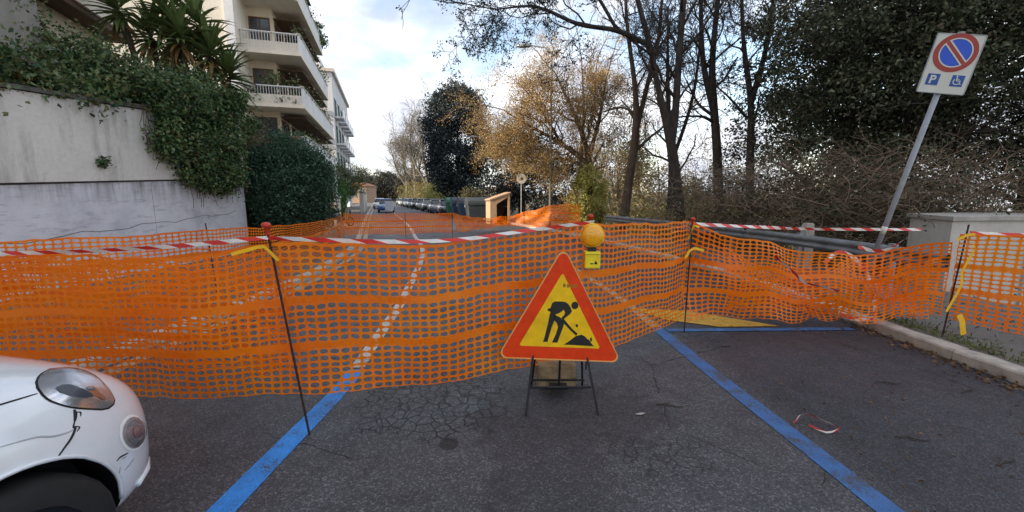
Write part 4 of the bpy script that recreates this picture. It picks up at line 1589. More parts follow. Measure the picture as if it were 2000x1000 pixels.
def far_vegetation():
    rng = np.random.default_rng(81)
    for i, (x, y, h, s, lab) in enumerate([(-17.4, 84, 18, 91, 'tall pale bare tree nearest the dark evergreen beyond the parked cars'),
                                           (-22.6, 96, 20, 92, 'tall pale bare tree in the middle of the far row beyond the parked cars'),
                                           (-27.6, 108, 18, 93, 'pale bare tree furthest down the street at the left of its row')]):
        st = [([(x, y, -0.3), (x + 0.3, y, h * 0.30), (x - 0.5, y, h * 0.62), (x - 0.2, y, h * 0.93)], [0.45, 0.36, 0.22, 0.08]),
              ([(x + 0.25, y, h * 0.26), (x + 2.0, y, h * 0.55), (x + 2.8, y, h * 0.80)], [0.28, 0.2, 0.08]),
              ([(x + 0.25, y, h * 0.22), (x - 2.2, y, h * 0.48), (x - 3.3, y, h * 0.72)], [0.25, 0.18, 0.08])]
        bare_tree('pale_tree', lab, st, s, M['bark_pale'], M['bark_pale'], kids=(7, 6, 4), limb=(3.2, 5.5), nlimb=12, start=0.25, levels=3, group='pale bare trees down the street', rmin=0.022, up=0.10, ang=(22, 50))
    spots = [(-16.5, 80, 2.8, 'f_brush'), (-20.5, 92, 3.6, 'f_brush'), (-13.5, 72, 2.2, 'f_ivylight'), (-25.5, 104, 3.4, 'f_brush'), (-4.8, 50, 1.6, 'f_brush')]
    labs = ['yellowish scrub under the middle pale tree by the parked cars', 'larger yellowish scrub under the far pale trees',
            'greenish scrub at the foot of the dark evergreen', 'furthest yellowish scrub at the end of the car row', 'yellowish scrub behind the bins below the dark evergreen']
    for (x, y, r, m), lab in zip(spots, labs):
        root = empty('roadside_scrub', (x, y, 0), lab, 'bush', 'scrub along the far pavement')
        cl = clumps(rng, 90, (0, 0, r * 0.75), (r, r * 0.8, r * 0.85), 0.2, zmin=0.1)
        leaf_cloud('foliage', rng, cl, 40, 0.4, 0.22, M[m], root)
        MB().tube([(0, 0, -0.2), (0.2, 0, r)], [0.12, 0.05], 6).build('stem', M['bark_brown'], root)
    # dark wood closing the street and the woods on the hills
    n = 900
    x = rng.uniform(-72, -34, n)
    y = rng.uniform(172, 196, n)
    top = 10.5 + 2.0 * np.sin(x * 0.55) + 1.2 * np.sin(x * 1.3)
    c = np.column_stack([x, y, rng.random(n) ** 0.7 * top])
    leaf_cloud('far_wood', rng, c, 34, 1.0, 0.75, M['f_far'])
    # valley brush beyond the guard rail, seen between the trunks
    n = 520
    x = rng.uniform(6, 40, n)
    y = rng.uniform(26, 62, n)
    g = np.array([gz(a, b) for a, b in zip(x, y)])
    hgt = 3.2 + 2.0 * np.sin(x * 0.5 + y * 0.2)
    c = np.column_stack([x, y, g + rng.random(n) * (hgt + 2.2)])
    leaf_cloud('valley_brush', rng, c, 60, 0.75, 0.30, M['f_brush'])
    n = 620
    x = rng.uniform(-10, 150, n)
    y = rng.uniform(130, 190, n)
    c = np.column_stack([x, y, -7 + rng.random(n) * (10 + 3 * np.sin(x * 0.2))])
    leaf_cloud('far_wood', rng, c, 34, 1.7, 0.95, M['f_far'])
    # undergrowth right behind the guard rail
    n = 130
    y = rng.uniform(13.5, 21, n)
    x = np.array([xy_at(kerbR, v) for v in y]) + rng.uniform(2.6, 5.5, n)
    g = np.array([gz(a, b) for a, b in zip(x, y)])
    c = np.column_stack([x, y, g + rng.random(n) * 1.1])
    leaf_cloud('undergrowth', rng, c, 60, 0.28, 0.09, M['f_brush'])
    # litter and verge grass on the right pavement edge and in the gutter
    n = 1500
    y = rng.uniform(1.5, 11, n)
    k = np.array([xy_at(kerbR, v) for v in y])
    off = -np.abs(rng.normal(0, 0.13, n)) - 0.01
    c = np.column_stack([k + off, y, 0.008 + 0.02 * rng.random(n)])
    V, F = leaf_quads(c, 0.038, rng, 0.9, 0.55)
    put('leaf_litter', np_mesh('leaf_litter', V, F), M['f_litter'])['kind'] = 'stuff'
    n = 700
    c = np.column_stack([rng.uniform(2.1, 4.45, n), rng.uniform(1.2, 7.5, n), 0.007 + 0.008 * rng.random(n)])
    V, F = leaf_quads(c, 0.026, rng, 0.92, 0.4)
    put('leaf_litter', np_mesh('leaf_litter', V, F), M['f_litter'])['kind'] = 'stuff'
    n = 5200
    y = rng.uniform(1.8, 12, n)
    k = np.array([xy_at(kerbR, v) for v in y])
    c = np.column_stack([k + 0.18 + np.abs(rng.normal(0, 0.16, n)) + (rng.random(n) < 0.35) * rng.uniform(0, 2.2, n), y, 0.128 + 0.02 * rng.random(n)])
    V, F = leaf_quads(c, 0.055, rng, -0.9, 0.22)
    put('verge_grass', np_mesh('verge_grass', V, F), M['f_grass'])['kind'] = 'stuff'


far_vegetation()
for o in list(C.objects):
    if o.parent is None and o.name.split('.')[0] in ('far_wood', 'valley_brush', 'undergrowth'):
        o['kind'] = 'stuff'

# ------------------------------------------------------------------ far street furniture, cars, bins


def copy_tree(o, parent=None):
    c = o.copy()
    C.objects.link(c)
    if parent is not None:
        c.parent = parent
    for ch in list(o.children):
        copy_tree(ch, c)
    return c


FR = [(0, 1), (.35, .995), (.62, .97), (.82, .915), (.93, .83), (.985, .68), (1, .5), (.985, .3), (.95, .12), (.85, .02), (.5, 0), (0, 0)]


def loft(stations, fr=FR):
    """closed skin through stations (x, half width, z bottom, z top), symmetric about y = 0"""
    vs, fs = [], []
    ring = fr + [(-a, b) for a, b in reversed(fr[1:-1])]
    m = len(ring)
    for x, w, zb, zt in stations:
        vs += [(x, w * a, zb + (zt - zb) * b) for a, b in ring]
    for i in range(len(stations) - 1):
        for k in range(m):
            a, b = i * m + k, i * m + (k + 1) % m
            fs.append((a, b, b + m, a + m))
    fs.append(tuple(range(m)))
    fs.append(tuple((len(stations) - 1) * m + k for k in reversed(range(m))))
    return MB().add(vs, fs)


def wheel(root, x, y, r=0.29, w=0.19, z=None, rim='grey_metal'):
    z = r if z is None else z
    s = 1 if y > 0 else -1
    fr = lambda a, b, c: (x + a, y + s * c, z + b)
    prof = [(r * 0.62, -w / 2), (r * 0.9, -w / 2), (r, -w / 2 + 0.03), (r, w / 2 - 0.03), (r * 0.93, w / 2), (r * 0.66, w / 2)]
    wo = MB().lathe(prof, 24, fr).build('wheel', M['tyre'], root, smooth=True)
    b = MB().lathe([(r * 0.66, w / 2 - 0.005), (r * 0.60, w / 2 - 0.03), (r * 0.2, w / 2 - 0.01), (0.001, w / 2 - 0.005)], 24, fr)
    b.build('rim', M[rim], wo, smooth=True)
    return wo


def far_car(label, loc, heading, paint, group='cars parked along the far kerb'):
    """car of ordinary hatchback shape; local x is forward"""
    root = empty('parked_car', loc, label, 'car', group, R(90 - heading))
    st = [(2.05, .45, .40, .62), (1.98, .68, .28, .70), (1.7, .80, .22, .82), (1.0, .86, .20, .93), (0.2, .87, .20, .96), (-1.2, .87, .20, .96), (-1.8, .84, .22, .95), (-2.0, .74, .30, .90), (-2.05, .6, .4, .8)]
    loft(st).build('body', paint, root, smooth=True)
    cb = [(0.95, .70, .88, .95), (0.25, .66, .88, 1.36), (-0.2, .64, .88, 1.44), (-1.1, .62, .88, 1.43), (-1.75, .62, .88, 1.15), (-1.9, .62, .88, .97)]
    loft(cb).build('windows', M['glass'], root, smooth=True)
    rf = [(0.3, .60, 1.36, 1.405), (-0.2, .615, 1.42, 1.475), (-1.1, .60, 1.41, 1.465), (-1.5, .56, 1.30, 1.345)]
    loft(rf).build('roof', paint, root, smooth=True)
    for y in (-.60, .60):
        MB().lathe([(0.001, 0.03), (.08, 0.025), (.12, 0.0), (.12, -0.05)], 12, lambda a, b, c, y=y: (1.86 + c, y + a, .70 + b * .7)).build('headlight', M['sign_white'], root, smooth=True)
        MB().box(-2.03, -1.95, y - .1, y + .1, .70, .88).build('tail_light', M['red_plastic'], root)
        wheel(root, 1.25, y * 1.28)
        wheel(root, -1.3, y * 1.28)
    return root


def street_cars():
    cars = [(38.5, 'car_black', 'dark parked car nearest the green bins at the right kerb'),
            (43.8, 'car_grey', 'dark grey parked car second from the bins at the right kerb'),
            (49.0, 'car_black', 'dark parked car third from the bins beneath the dark evergreen'),
            (54.3, 'car_grey', 'grey parked car halfway along the far right row'),
            (59.6, 'car_black', 'dark parked car past the grey one in the far right row'),
            (65.0, 'car_silver', 'silver parked car near the far end of the right row'),
            (70.5, 'car_white', 'white parked car past the silver one in the far right row'),
            (76.0, 'car_black', 'dark parked car past the white one in the far right row'),
            (81.5, 'car_silver', 'pale parked car last but one in the far right row'),
            (87.0, 'car_black', 'dark parked car at the far end of the right row')]
    for y, m, lab in cars:
        x = xy_at(kerbR, y) - 1.15
        far_car(lab, (x, y, 0), 180 - 17, M[m])
    far_car('white parked car far down at the left kerb past the concrete wall', (xy_at(kerbL, 60) + 1.2, 60, 0), 180 - 17, M['car_white'])
    far_car('blue car facing the camera in the street behind the closing board', (-13.9, 45.5, 0), 180 - 17, M['car_blue'], None)
    root = empty('closure_board', (-12.05, 40.5, 0), 'white notice board standing in the street in front of the blue car', 'board')
    MB().box(-0.42, 0.42, -0.02, 0.02, 0.35, 1.25).build('panel', M['paper'], root)
    MB().tube([(-.36, 0.03, 0), (-.36, 0.03, 1.2)], 0.02, 6).build('leg', M['dark_metal'], root)
    MB().tube([(.36, 0.03, 0), (.36, 0.03, 1.2)], 0.02, 6).build('leg', M['dark_metal'], root)
    # motor scooters by the left pavement, under the shrub
    root = empty('motor_scooter', (-9.0, 21.5, 0.1), 'dark motor scooter parked by the garden wall beyond the shrub', 'scooter', None, R(60))
    wheel(root, 0.62, 0.0, 0.24, 0.11)
    wheel(root, -0.62, 0.0, 0.24, 0.11)
    loft([(-.85, .10, .52, .70), (-.6, .17, .40, .78), (-.1, .17, .36, .76), (0.1, .14, .26, .40), (.38, .15, .26, .42), (.5, .18, .40, .98), (.62, .12, .5, 1.0)]).build('body', M['car_black'], root, smooth=True)
    loft([(-.8, .11, .76, .82), (-.4, .15, .77, .86), (-.05, .13, .76, .83)]).build('saddle', M['tyre'], root, smooth=True)
    MB().tube([(.50, -.33, 1.04), (.56, 0, 1.0), (.50, .33, 1.04)], 0.02, 6).build('handlebar', M['dark_metal'], root)
    loft([(.58, .12, .95, 1.2), (.64, .10, .95, 1.3)]).build('windscreen', M['glass_pale'], root)


street_cars()


def bins():
    def one(label, loc, mat, lid):
        root = empty('waste_bin', loc, label, 'bin', 'large waste bins at the right kerb', R(17))
        vs = [(-.78, -.52, .18), (.78, -.52, .18), (.78, .52, .18), (-.78, .52, .18), (-.9, -.64, 1.22), (.9, -.64, 1.22), (.9, .64, 1.22), (-.9, .64, 1.22)]
        MB().add(vs, [(3, 2, 1, 0), (4, 5, 6, 7), (0, 1, 5, 4), (1, 2, 6, 5), (2, 3, 7, 6), (3, 0, 4, 7)]).build('body', mat, root, bevel=0.04)
        MB().box(-.93, .93, -.67, .67, 1.10, 1.235).build('rim', mat, root, bevel=0.02)
        prof = [(-.66, 1.238), (-.60, 1.40), (-.30, 1.56), (.1, 1.62), (.5, 1.56), (.66, 1.40), (.66, 1.238)]
        MB().prism(prof, -.90, .90, lambda a, c, x: (x, a, c)).build('lid', lid, root, bevel=0.015)
        for x in (-.6, .6):
            for y in (-.4, .4):
                MB().lathe([(0.001, -.04), (.09, -.04), (.10, 0), (.09, .04), (.001, .04)], 10, lambda a, b, c, x=x, y=y: (x + a, y + c, .10 + b)).build('wheel', M['tyre'], root)
        for x in (-.96, .96):
            MB().box(x - .05, x + .05, -.12, .12, .95, 1.1).build('lifting_pin', M['grey_metal'], root)
    k = lambda y: xy_at(kerbR, y) - 0.95
    one('green waste bin furthest along the bin row, next to the parked cars', (k(35.4), 35.4, 0), M['bin_green'], M['bin_green'])
    one('dark blue waste bin with domed lid beside the green bin', (k(33.2), 33.2, 0), M['bin_blue'], M['bin_blue'])
    one('second dark waste bin with bluish lid in the middle of the bin row', (k(31.0), 31.0, 0), M['bin_blue'], M['bin_grey'])
    one('grey waste bin next to the plywood shelter', (k(28.6), 28.6, 0), M['bin_grey'], M['bin_grey'])
    # open plywood shelter, sunlight on side and lid put into the pale colour
    root = empty('waste_container', (-0.9, 25.6, 0), 'pale plywood shelter with sunlight painted on side and lid, dark inside at the right kerb', 'container', None, R(17))
    fr = lambda a, b, c: (c, a, b)
    MB().prism([(-.62, 0), (-.22, 0), (-.22, 1.22), (.62, 1.72), (.62, 1.86), (-.62, 1.42)], -.62, -.54, lambda a, b, c: (a, c, b)).build('side_panel', M['peach'], root)
    MB().box(.50, .62, -.62, -.54, 0, 1.7).build('post', M['peach'], root)
    MB().box(-.60, -.52, -.52, .60, 0, 1.38).build('side_panel', M['peach'], root)
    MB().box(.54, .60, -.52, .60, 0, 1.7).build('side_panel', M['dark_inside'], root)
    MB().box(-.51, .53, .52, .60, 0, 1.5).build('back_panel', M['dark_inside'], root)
    MB().prism([(-.66, 1.44), (.66, 1.88), (.66, 1.95), (-.66, 1.51)], -.66, .66, lambda a, b, c: (a, c, b)).build('roof', M['peach'], root)


bins()


def far_poles():
    def pole(label, x, y, h, r, arm):
        root = empty('street_lamp', (x, y, 0.1), label, 'street lamp')
        MB().tube([(0, 0, -0.1), (0, 0, 0.8), (0.02, 0, 0.82), (0.02, 0, h)], [r * 1.5, r * 1.45, r, r * 0.75], 10).build('pole', M['bark_pale'] if arm else M['grey_metal'], root, smooth=True)
        MB().tube([(0, 0, h - 0.1), (-0.3, 0, h + 0.15), (-1.0, 0, h + 0.25)], [0.04, 0.035, 0.03], 6).build('arm', M['grey_metal'], root)
        loft([(-1.75, .06, h + .2, h + .26), (-1.5, .14, h + .16, h + .30), (-1.1, .12, h + .18, h + .30), (-1.0, .06, h + .2, h + .28)]).build('lantern', M['grey_metal'], root, smooth=True)
    pole('slim pale lamp pole standing at the kerb corner in front of the golden tree', 1.93, 21.2, 8.6, 0.065, True)
    pole('thin lamp pole rising behind the grey waste bins', -2.6, 43, 7.4, 0.08, True)
    pole('pale lamp pole beside the clipped hedge on the left pavement', -10.6, 25.0, 3.6, 0.05, False)
    root = empty('round_sign', (0.55, 24.6, 0.1), 'back of a round traffic sign on a thin grey pole near the plywood shelter', 'sign')
    MB().tube([(0, 0, -0.1), (0, 0, 2.85)], 0.03, 8).build('pole', M['grey_metal'], root)
    MB().lathe([(.001, -.012), (.30, -.012), (.30, .0), (.285, .0), (.285, .008), (.001, .008)], 28, lambda a, b, c: (a, -.05 + c, 2.62 + b)).build('plate', M['concrete'], root)
    MB().box(-.06, .06, -.10, -.063, 2.56, 2.68).build('bracket', M['dark_metal'], root)


far_poles()

# ------------------------------------------------------------------ barrier nets, rods, tape


def net(label, pts, cell=0.072, rows=23, bands=(7, 15), ripple=0.02, seed=0, hole=(0.410, 0.375), sag=0.0, crumple=0.0):
    """hanging barrier netting through pts (x, y, z bottom, z top): every mesh opening is a hole in the sheet"""
    L = resample(pts, cell)
    n = len(L)
    base = np.array([L[0, 0], L[0, 1], 0.0])
    root = empty('safety_net', tuple(base), label, 'safety net', 'orange barrier nets')
    T = np.gradient(L[:, :2], axis=0)
    T /= np.linalg.norm(T, axis=1)[:, None]
    P = np.stack([T[:, 1], -T[:, 0]], 1)
    u = np.arange(n) * cell
    v = np.linspace(0, 1, rows + 1)
    U, Vv = np.meshgrid(u, v, indexing='ij')
    rng = np.random.default_rng(seed)
    off = np.zeros_like(U)
    for k in range(5):
        fu, fv, ph = rng.uniform(0.8, 5.5), rng.uniform(-3, 3), rng.uniform(0, 6.28)
        off += np.sin(U * fu + Vv * fv + ph) * rng.uniform(0.4, 1) * (0.35 + 0.65 * np.sin(Vv * math.pi * rng.uniform(.7, 1.3)))
    off *= ripple
    dz = np.zeros_like(U)
    for k in range(4):
        fu, fv, ph = rng.uniform(1.5, 9), rng.uniform(-5, 5), rng.uniform(0, 6.28)
        dz += np.sin(U * fu + Vv * fv + ph)
    dz *= 0.006 + crumple * 0.5
    if crumple:
        for k in range(5):
            fu, fv, ph = rng.uniform(2, 8), rng.uniform(-9, 9), rng.uniform(0, 6.28)
            off += np.sin(U * fu + Vv * fv + ph) * crumple
    z = L[:, 2:3] * (1 - v)[None] + L[:, 3:4] * v[None] + dz
    G = np.stack([L[:, 0:1] + P[:, 0:1] * off - base[0], L[:, 1:2] + P[:, 1:2] * off - base[1], z], -1)   # n x rows+1 x 3
    G = G + rng.normal(0, 0.0028, G.shape) + 0.004 * np.sin(U * 23 + Vv * 9)[..., None] * np.array([0, 0, 1.0])
    a, b = hole
    outer = [(0, 0), (.5, 0), (1, 0), (1, .5), (1, 1), (.5, 1), (0, 1), (0, .5)]
    inner = [(.5 - .80 * a, .5 - .72 * b), (.5, .5 - b), (.5 + .80 * a, .5 - .72 * b), (.5 + a, .5), (.5 + .80 * a, .5 + .72 * b), (.5, .5 + b), (.5 - .80 * a, .5 + .72 * b), (.5 - a, .5)]
    pr = np.array(outer + inner)
    rows_n = list(range(rows))
    c00, c10, c01, c11 = G[:-1, rows_n], G[1:, rows_n], G[:-1, [j + 1 for j in rows_n]], G[1:, [j + 1 for j in rows_n]]
    s = pr[:, 0][None, None, :, None]
    t = pr[:, 1][None, None, :, None]
    V = c00[:, :, None] * (1 - s) * (1 - t) + c10[:, :, None] * s * (1 - t) + c01[:, :, None] * (1 - s) * t + c11[:, :, None] * s * t
    nc = V.shape[0] * V.shape[1]
    q = np.array([(k, (k + 1) % 8, 8 + (k + 1) % 8, 8 + k) for k in range(8)])
    F = (np.arange(nc)[:, None, None] * 16 + q[None]).reshape(-1, 4)
    put('netting', np_mesh('netting', V.reshape(-1, 3), F), M['net'], root)['kind'] = 'stuff'
    for j in list(bands) + [rows]:
        if j == rows:
            lo, hi = G[:, rows], G[:, rows] + np.array([0, 0, 0.014])
        else:
            lo, hi = G[:, j] * 0.80 + G[:, j + 1] * 0.20, G[:, j] * 0.18 + G[:, j + 1] * 0.82
        VB = np.vstack([lo, hi])
        FB = [(i, i + 1, n + i + 1, n + i) for i in range(n - 1)]
        put('band', np_mesh('band', VB, FB, True), M['net'], root)
    return root


net('long orange safety net across the street right behind the roadworks sign',
    [(-6.2, 3.10, .10, 1.16), (-3.9, 2.98, .14, 1.18), (-2.4, 2.80, .20, 1.22), (-1.42, 2.70, .295, 1.34), (-0.63, 2.97, .24, 1.29), (0.02, 3.28, .20, 1.365), (0.75, 3.72, .18, 1.40), (1.45, 4.3, .17, 1.365), (2.12, 4.88, .16, 1.34)], seed=1, ripple=0.012, bands=(7, 14))
net('crumpled orange safety net from the corner rod to the rod on the right pavement',
    [(2.14, 4.90, .16, 1.34), (2.8, 4.95, .14, 1.16), (3.5, 5.0, .13, 1.0), (4.1, 4.98, .16, 0.90), (4.45, 4.75, .20, 1.03), (4.76, 4.40, .30, 1.16)], seed=2, ripple=0.03, crumple=0.03, rows=21, bands=(6, 13))
net('spare layer of orange net hanging close behind the front one at the left',
    [(-6.4, 3.75, .14, 1.10), (-4.2, 3.55, .20, 1.13), (-2.9, 3.30, .26, 1.10), (-2.0, 3.0, .30, 1.05), (-1.55, 2.78, .42, 1.12)], seed=14, ripple=0.035, crumple=0.012, rows=19, bands=(5, 12))
net('second slack layer of orange net folded behind the crumpled one near the kerb',
    [(2.7, 5.12, .20, .98), (3.3, 5.22, .12, .80), (4.0, 5.2, .14, .74), (4.6, 5.0, .2, .82), (5.0, 4.75, .22, .86)], seed=12, ripple=0.05, crumple=0.045, rows=19, bands=(5, 12))
net('orange safety net leaving the right photo edge in front of the pale wall',
    [(4.80, 4.38, .32, 1.25), (5.2, 4.05, .25, 1.26), (5.9, 3.6, .18, 1.27), (6.6, 3.2, .15, 1.27)], seed=3, ripple=0.02, rows=21, bands=(7, 13))
net('orange safety net along the left kerb behind the front one',
    [(-6.6, 3.6, .10, 1.20), (-5.3, 4.7, .12, 1.15), (-4.42, 6.05, .12, 1.16), (-4.5, 8.2, .15, 1.08), (-5.0, 11.0, .15, 1.02), (-5.7, 13.6, .15, 1.0), (-6.35, 15.3, .2, 1.02)], seed=4, ripple=0.035, rows=20, bands=(6, 13))
net('far orange safety net stretched across the closed street with thin posts',
    [(-6.3, 15.35, .22, 1.03), (-5.1, 15.5, .26, .98), (-4.1, 15.8, .22, 1.02), (-3.2, 16.1, .25, .98), (-2.4, 16.5, .22, 1.0)], seed=5, ripple=0.03, rows=16, bands=(5, 10), hole=(0.38, 0.36))
net('sunlit slack orange net rising to the lamp pole and the ivy clump',
    [(-2.38, 16.55, .22, 1.0), (-1.6, 18.4, .18, .72), (-0.4, 20.6, .20, .66), (0.6, 20.7, .16, .88), (1.5, 20.4, .15, 1.10), (2.4, 19.9, .12, 1.30), (3.2, 19.3, .10, 1.32)], seed=6, ripple=0.05, rows=16, bands=(5, 10), crumple=0.02, hole=(0.36, 0.30))


def rod(label, base, top, cap='red', r=0.0072):
    b = Vector(base)
    root = empty('steel_rod', b, label, 'rod', 'steel rods carrying the nets')
    t = Vector(top) - b
    # ribbed bar
    n = 46
    pts = [t * (i / n) for i in range(n + 1)]
    MB().tube([(0, 0, -0.02)] + pts, [r] + [r * (1.0 + 0.16 * (i % 2)) for i in range(n + 1)], 8).build('bar', M['rust'], root)
    if cap == 'red':
        u = t.normalized()
        fr = lambda a, b2, c: tuple(t + u * (c - 0.04) + Vector((a, b2, 0)))
        MB().lathe([(.014, -.03), (.016, .015), (.028, .018), (.030, .036), (.022, .048), (.001, .052)], 14, fr).build('cap', M['red_plastic'], root, smooth=True)
    return root


rod('rusty rod with orange cap in front of the net, standing on the blue line', (-1.42, 2.665, 0), (-1.615, 2.69, 1.475))
rod('rod with red cap behind the amber lamp and the roadworks sign', (0.715, 3.76, 0), (0.715, 3.74, 1.485))
rod('rod with red cap at the corner where the net turns along the blue bay line', (2.12, 4.86, 0), (2.15, 4.88, 1.40))
rod('leaning dark rod with yellow ties at the right pavement kerb', (4.76, 4.36, 0.1), (4.86, 4.36, 1.36), None)
rod('rod at the left kerb behind the front net', (-4.42, 6.02, 0), (-4.50, 6.02, 1.27), None)
rod('thin far rod at the left corner of the far net', (-6.3, 15.3, 0), (-6.3, 15.3, 1.1), None)
rod('thin far rod left of the middle of the far net', (-4.1, 15.78, 0), (-4.1, 15.78, 1.08), None)
rod('thin far rod at the right end of the far net', (-2.4, 16.48, 0), (-2.4, 16.48, 1.08), None)
rod('thin rod carrying the slack sunlit net near the lamp pole', (0.6, 20.66, 0), (0.6, 20.66, 1.15), None)


def tape(label, pts, width=0.030, twist=0.0, per=0.30, seed=0, name='barrier_tape', mat=None, step=0.05, roll=0.0, group='red and white barrier tapes'):
    L = resample([(p[0], p[1], p[2]) for p in pts], step) if len(pts[0]) == 3 else None
    n = len(L)
    base = Vector(tuple(L[0]))
    T = np.gradient(L, axis=0)
    T /= np.linalg.norm(T, axis=1)[:, None]
    s = np.concatenate([[0], np.cumsum(np.linalg.norm(np.diff(L, axis=0), axis=1))])
    V = []
    for i in range(n):
        t = Vector(tuple(T[i]))
        up = Vector((0, 0, 1))
        if abs(t.z) > 0.9:
            up = Vector((1, 0, 0))
        side = t.cross(up).normalized()
        w = side.cross(t).normalized()
        a = roll + twist * math.sin(s[i] * 2.1 + seed) + 0.25 * twist * math.sin(s[i] * 9 + seed)
        d = (w * math.cos(a) + side * math.sin(a)) * width / 2
        c = Vector(tuple(L[i])) - base
        V += [tuple(c - d), tuple(c), tuple(c + d)]
    F = []
    for i in range(n - 1):
        for k in range(2):
            F.append((3 * i + k, 3 * (i + 1) + k, 3 * (i + 1) + k + 1, 3 * i + k + 1))
    me = np_mesh(name, V, F, True)
    uv = me.uv_layers.new(name='UVMap')
    for p in me.polygons:
        for li in p.loop_indices:
            vi = me.loops[li].vertex_index
            uv.data[li].uv = (s[vi // 3] / per, (vi % 3) / 2)
    o = put(name, me, mat or M['tape'])
    o.location = base
    if mat is None:
        tag(o, label, 'barrier tape', group)
    else:
        tag(o, label, 'plastic strip', group)
    return o


tape('red and white tape stretched above the front net from the left edge to the rod', [(-6.2, 3.3, 1.20), (-3.9, 3.10, 1.225), (-2.6, 2.9, 1.29), (-1.60, 2.68, 1.385)], twist=0.5, seed=1)
tape('red and white tape along the front net from the rod to the amber lamp', [(-1.59, 2.66, 1.385), (-0.9, 2.86, 1.34), (-0.4, 3.05, 1.335), (0.1, 3.28, 1.38), (0.74, 3.69, 1.43)], twist=0.45, seed=2)
tape('red and white tape running right from the corner rod to the parking sign pole', [(2.16, 4.9, 1.33), (3.2, 5.4, 1.26), (4.3, 5.95, 1.19), (5.2, 6.0, 1.18), (6.1, 6.1, 1.17)], twist=0.5, seed=3, width=0.042)
tape('red and white tape over the net at the right photo edge', [(4.86, 4.34, 1.27), (5.3, 4.0, 1.265), (5.9, 3.58, 1.29), (6.6, 3.18, 1.29)], twist=0.6, seed=4, width=0.05)
tape('drooping loop of red and white tape hanging behind the crumpled net', [(3.95, 5.12, .82), (4.2, 5.2, .95), (4.42, 5.1, .80), (4.5, 4.98, .45), (4.48, 4.9, .2), (4.3, 4.95, .14), (4.15, 5.05, .2)], twist=0.5, seed=5, width=0.05)
tape('loose pale tape strand tangled at the foot of the leaning sign pole', [(4.85, 5.7, 0.96), (5.1, 5.72, 0.90), (5.35, 5.75, 0.93), (5.62, 5.8, 1.08), (5.72, 5.85, 1.10)], twist=0.8, seed=6, width=0.05)
tape('tangle of faded tape lying across the crumpled net', [(3.15, 4.86, .95), (3.4, 4.84, .74), (3.55, 4.86, .62), (3.75, 4.84, .58), (3.95, 4.84, .52)], twist=0.9, seed=7, width=0.03)
tape('red tape scrap lying on the dark tarmac of the parking bay', [(2.05, 2.78, 0.02), (2.18, 2.86, 0.05), (2.3, 2.80, 0.02), (2.32, 2.70, 0.03), (2.2, 2.66, 0.02), (2.12, 2.72, 0.04)], twist=0.9, seed=8, width=0.012, per=0.2)
YS = M['yellow_strip']
tape('yellow plastic strip draped over the top of the rod on the blue line', [(-1.80, 2.60, 1.285), (-1.68, 2.60, 1.318), (-1.59, 2.61, 1.335), (-1.54, 2.60, 1.29), (-1.50, 2.60, 1.245)], mat=YS, name='yellow_strip', width=0.022, group='yellow strips on the nets')
tape('yellow strip tied round the corner rod halfway up', [(2.02, 4.80, .86), (2.10, 4.80, 1.02), (2.15, 4.80, 1.05), (2.28, 4.82, 1.02)], mat=YS, name='yellow_strip', width=0.03, group='yellow strips on the nets')
tape('yellow strip tied at the top of the corner rod', [(2.08, 4.82, 1.16), (2.13, 4.80, 1.32), (2.19, 4.80, 1.30)], mat=YS, name='yellow_strip', width=0.03, group='yellow strips on the nets')
tape('yellow strip knotted at the top of the leaning dark rod', [(4.72, 4.32, 1.20), (4.80, 4.30, 1.255), (4.86, 4.30, 1.26), (4.92, 4.31, 1.24), (4.88, 4.30, 1.12)], mat=YS, name='yellow_strip', width=0.03, group='yellow strips on the nets')
tape('yellow strip wound round the middle of the leaning dark rod', [(4.90, 4.30, 1.10), (4.80, 4.30, .86), (4.83, 4.31, .72), (4.74, 4.30, .52), (4.70, 4.30, .42)], mat=YS, name='yellow_strip', width=0.03, group='yellow strips on the nets')
tape('yellow strap end hanging near the foot of the leaning dark rod', [(4.80, 4.26, .40), (4.83, 4.25, .33), (4.85, 4.25, .25), (4.87, 4.25, .18)], mat=YS, name='yellow_strip', width=0.06, group='yellow strips on the nets')

# ------------------------------------------------------------------ roadworks sign


def rounded_poly(pts, r, seg=6):
    out = []
    n = len(pts)
    for i in range(n):
        a, b, c = (Vector(pts[(i + k) % n]) for k in (-1, 0, 1))
        u, w = (a - b).normalized(), (c - b).normalized()
        half = math.acos(max(-1, min(1, u.dot(w)))) / 2
        d = r / math.tan(half)
        cen = b + (u + w).normalized() * (r / math.sin(half))
        p0, p1 = b + u * d, b + w * d
        a0 = math.atan2(p0.y - cen.y, p0.x - cen.x)
        a1 = math.atan2(p1.y - cen.y, p1.x - cen.x)
        while a1 - a0 > math.pi:
            a1 -= 2 * math.pi
        while a1 - a0 < -math.pi:
            a1 += 2 * math.pi
        for k in range(seg + 1):
            t = a0 + (a1 - a0) * k / seg
            out.append((cen.x + r * math.cos(t), cen.y + r * math.sin(t)))
    return out


def ring_mesh(outer, inner, y0, y1, fr):
    """flat band between two outlines with the same number of points"""
    n = len(outer)
    vs = [fr(a, y1, b) for a, b in outer] + [fr(a, y1, b) for a, b in inner]
    vs += [fr(a, y0, b) for a, b in outer] + [fr(a, y0, b) for a, b in inner]
    fs = []
    for i in range(n):
        j = (i + 1) % n
        fs += [(i, j, n + j, n + i), (2 * n + j, 2 * n + i, 3 * n + i, 3 * n + j), (i, 2 * n + i, 2 * n + j, j), (n + j, 3 * n + j, 3 * n + i, n + i)]
    return MB().add(vs, fs)


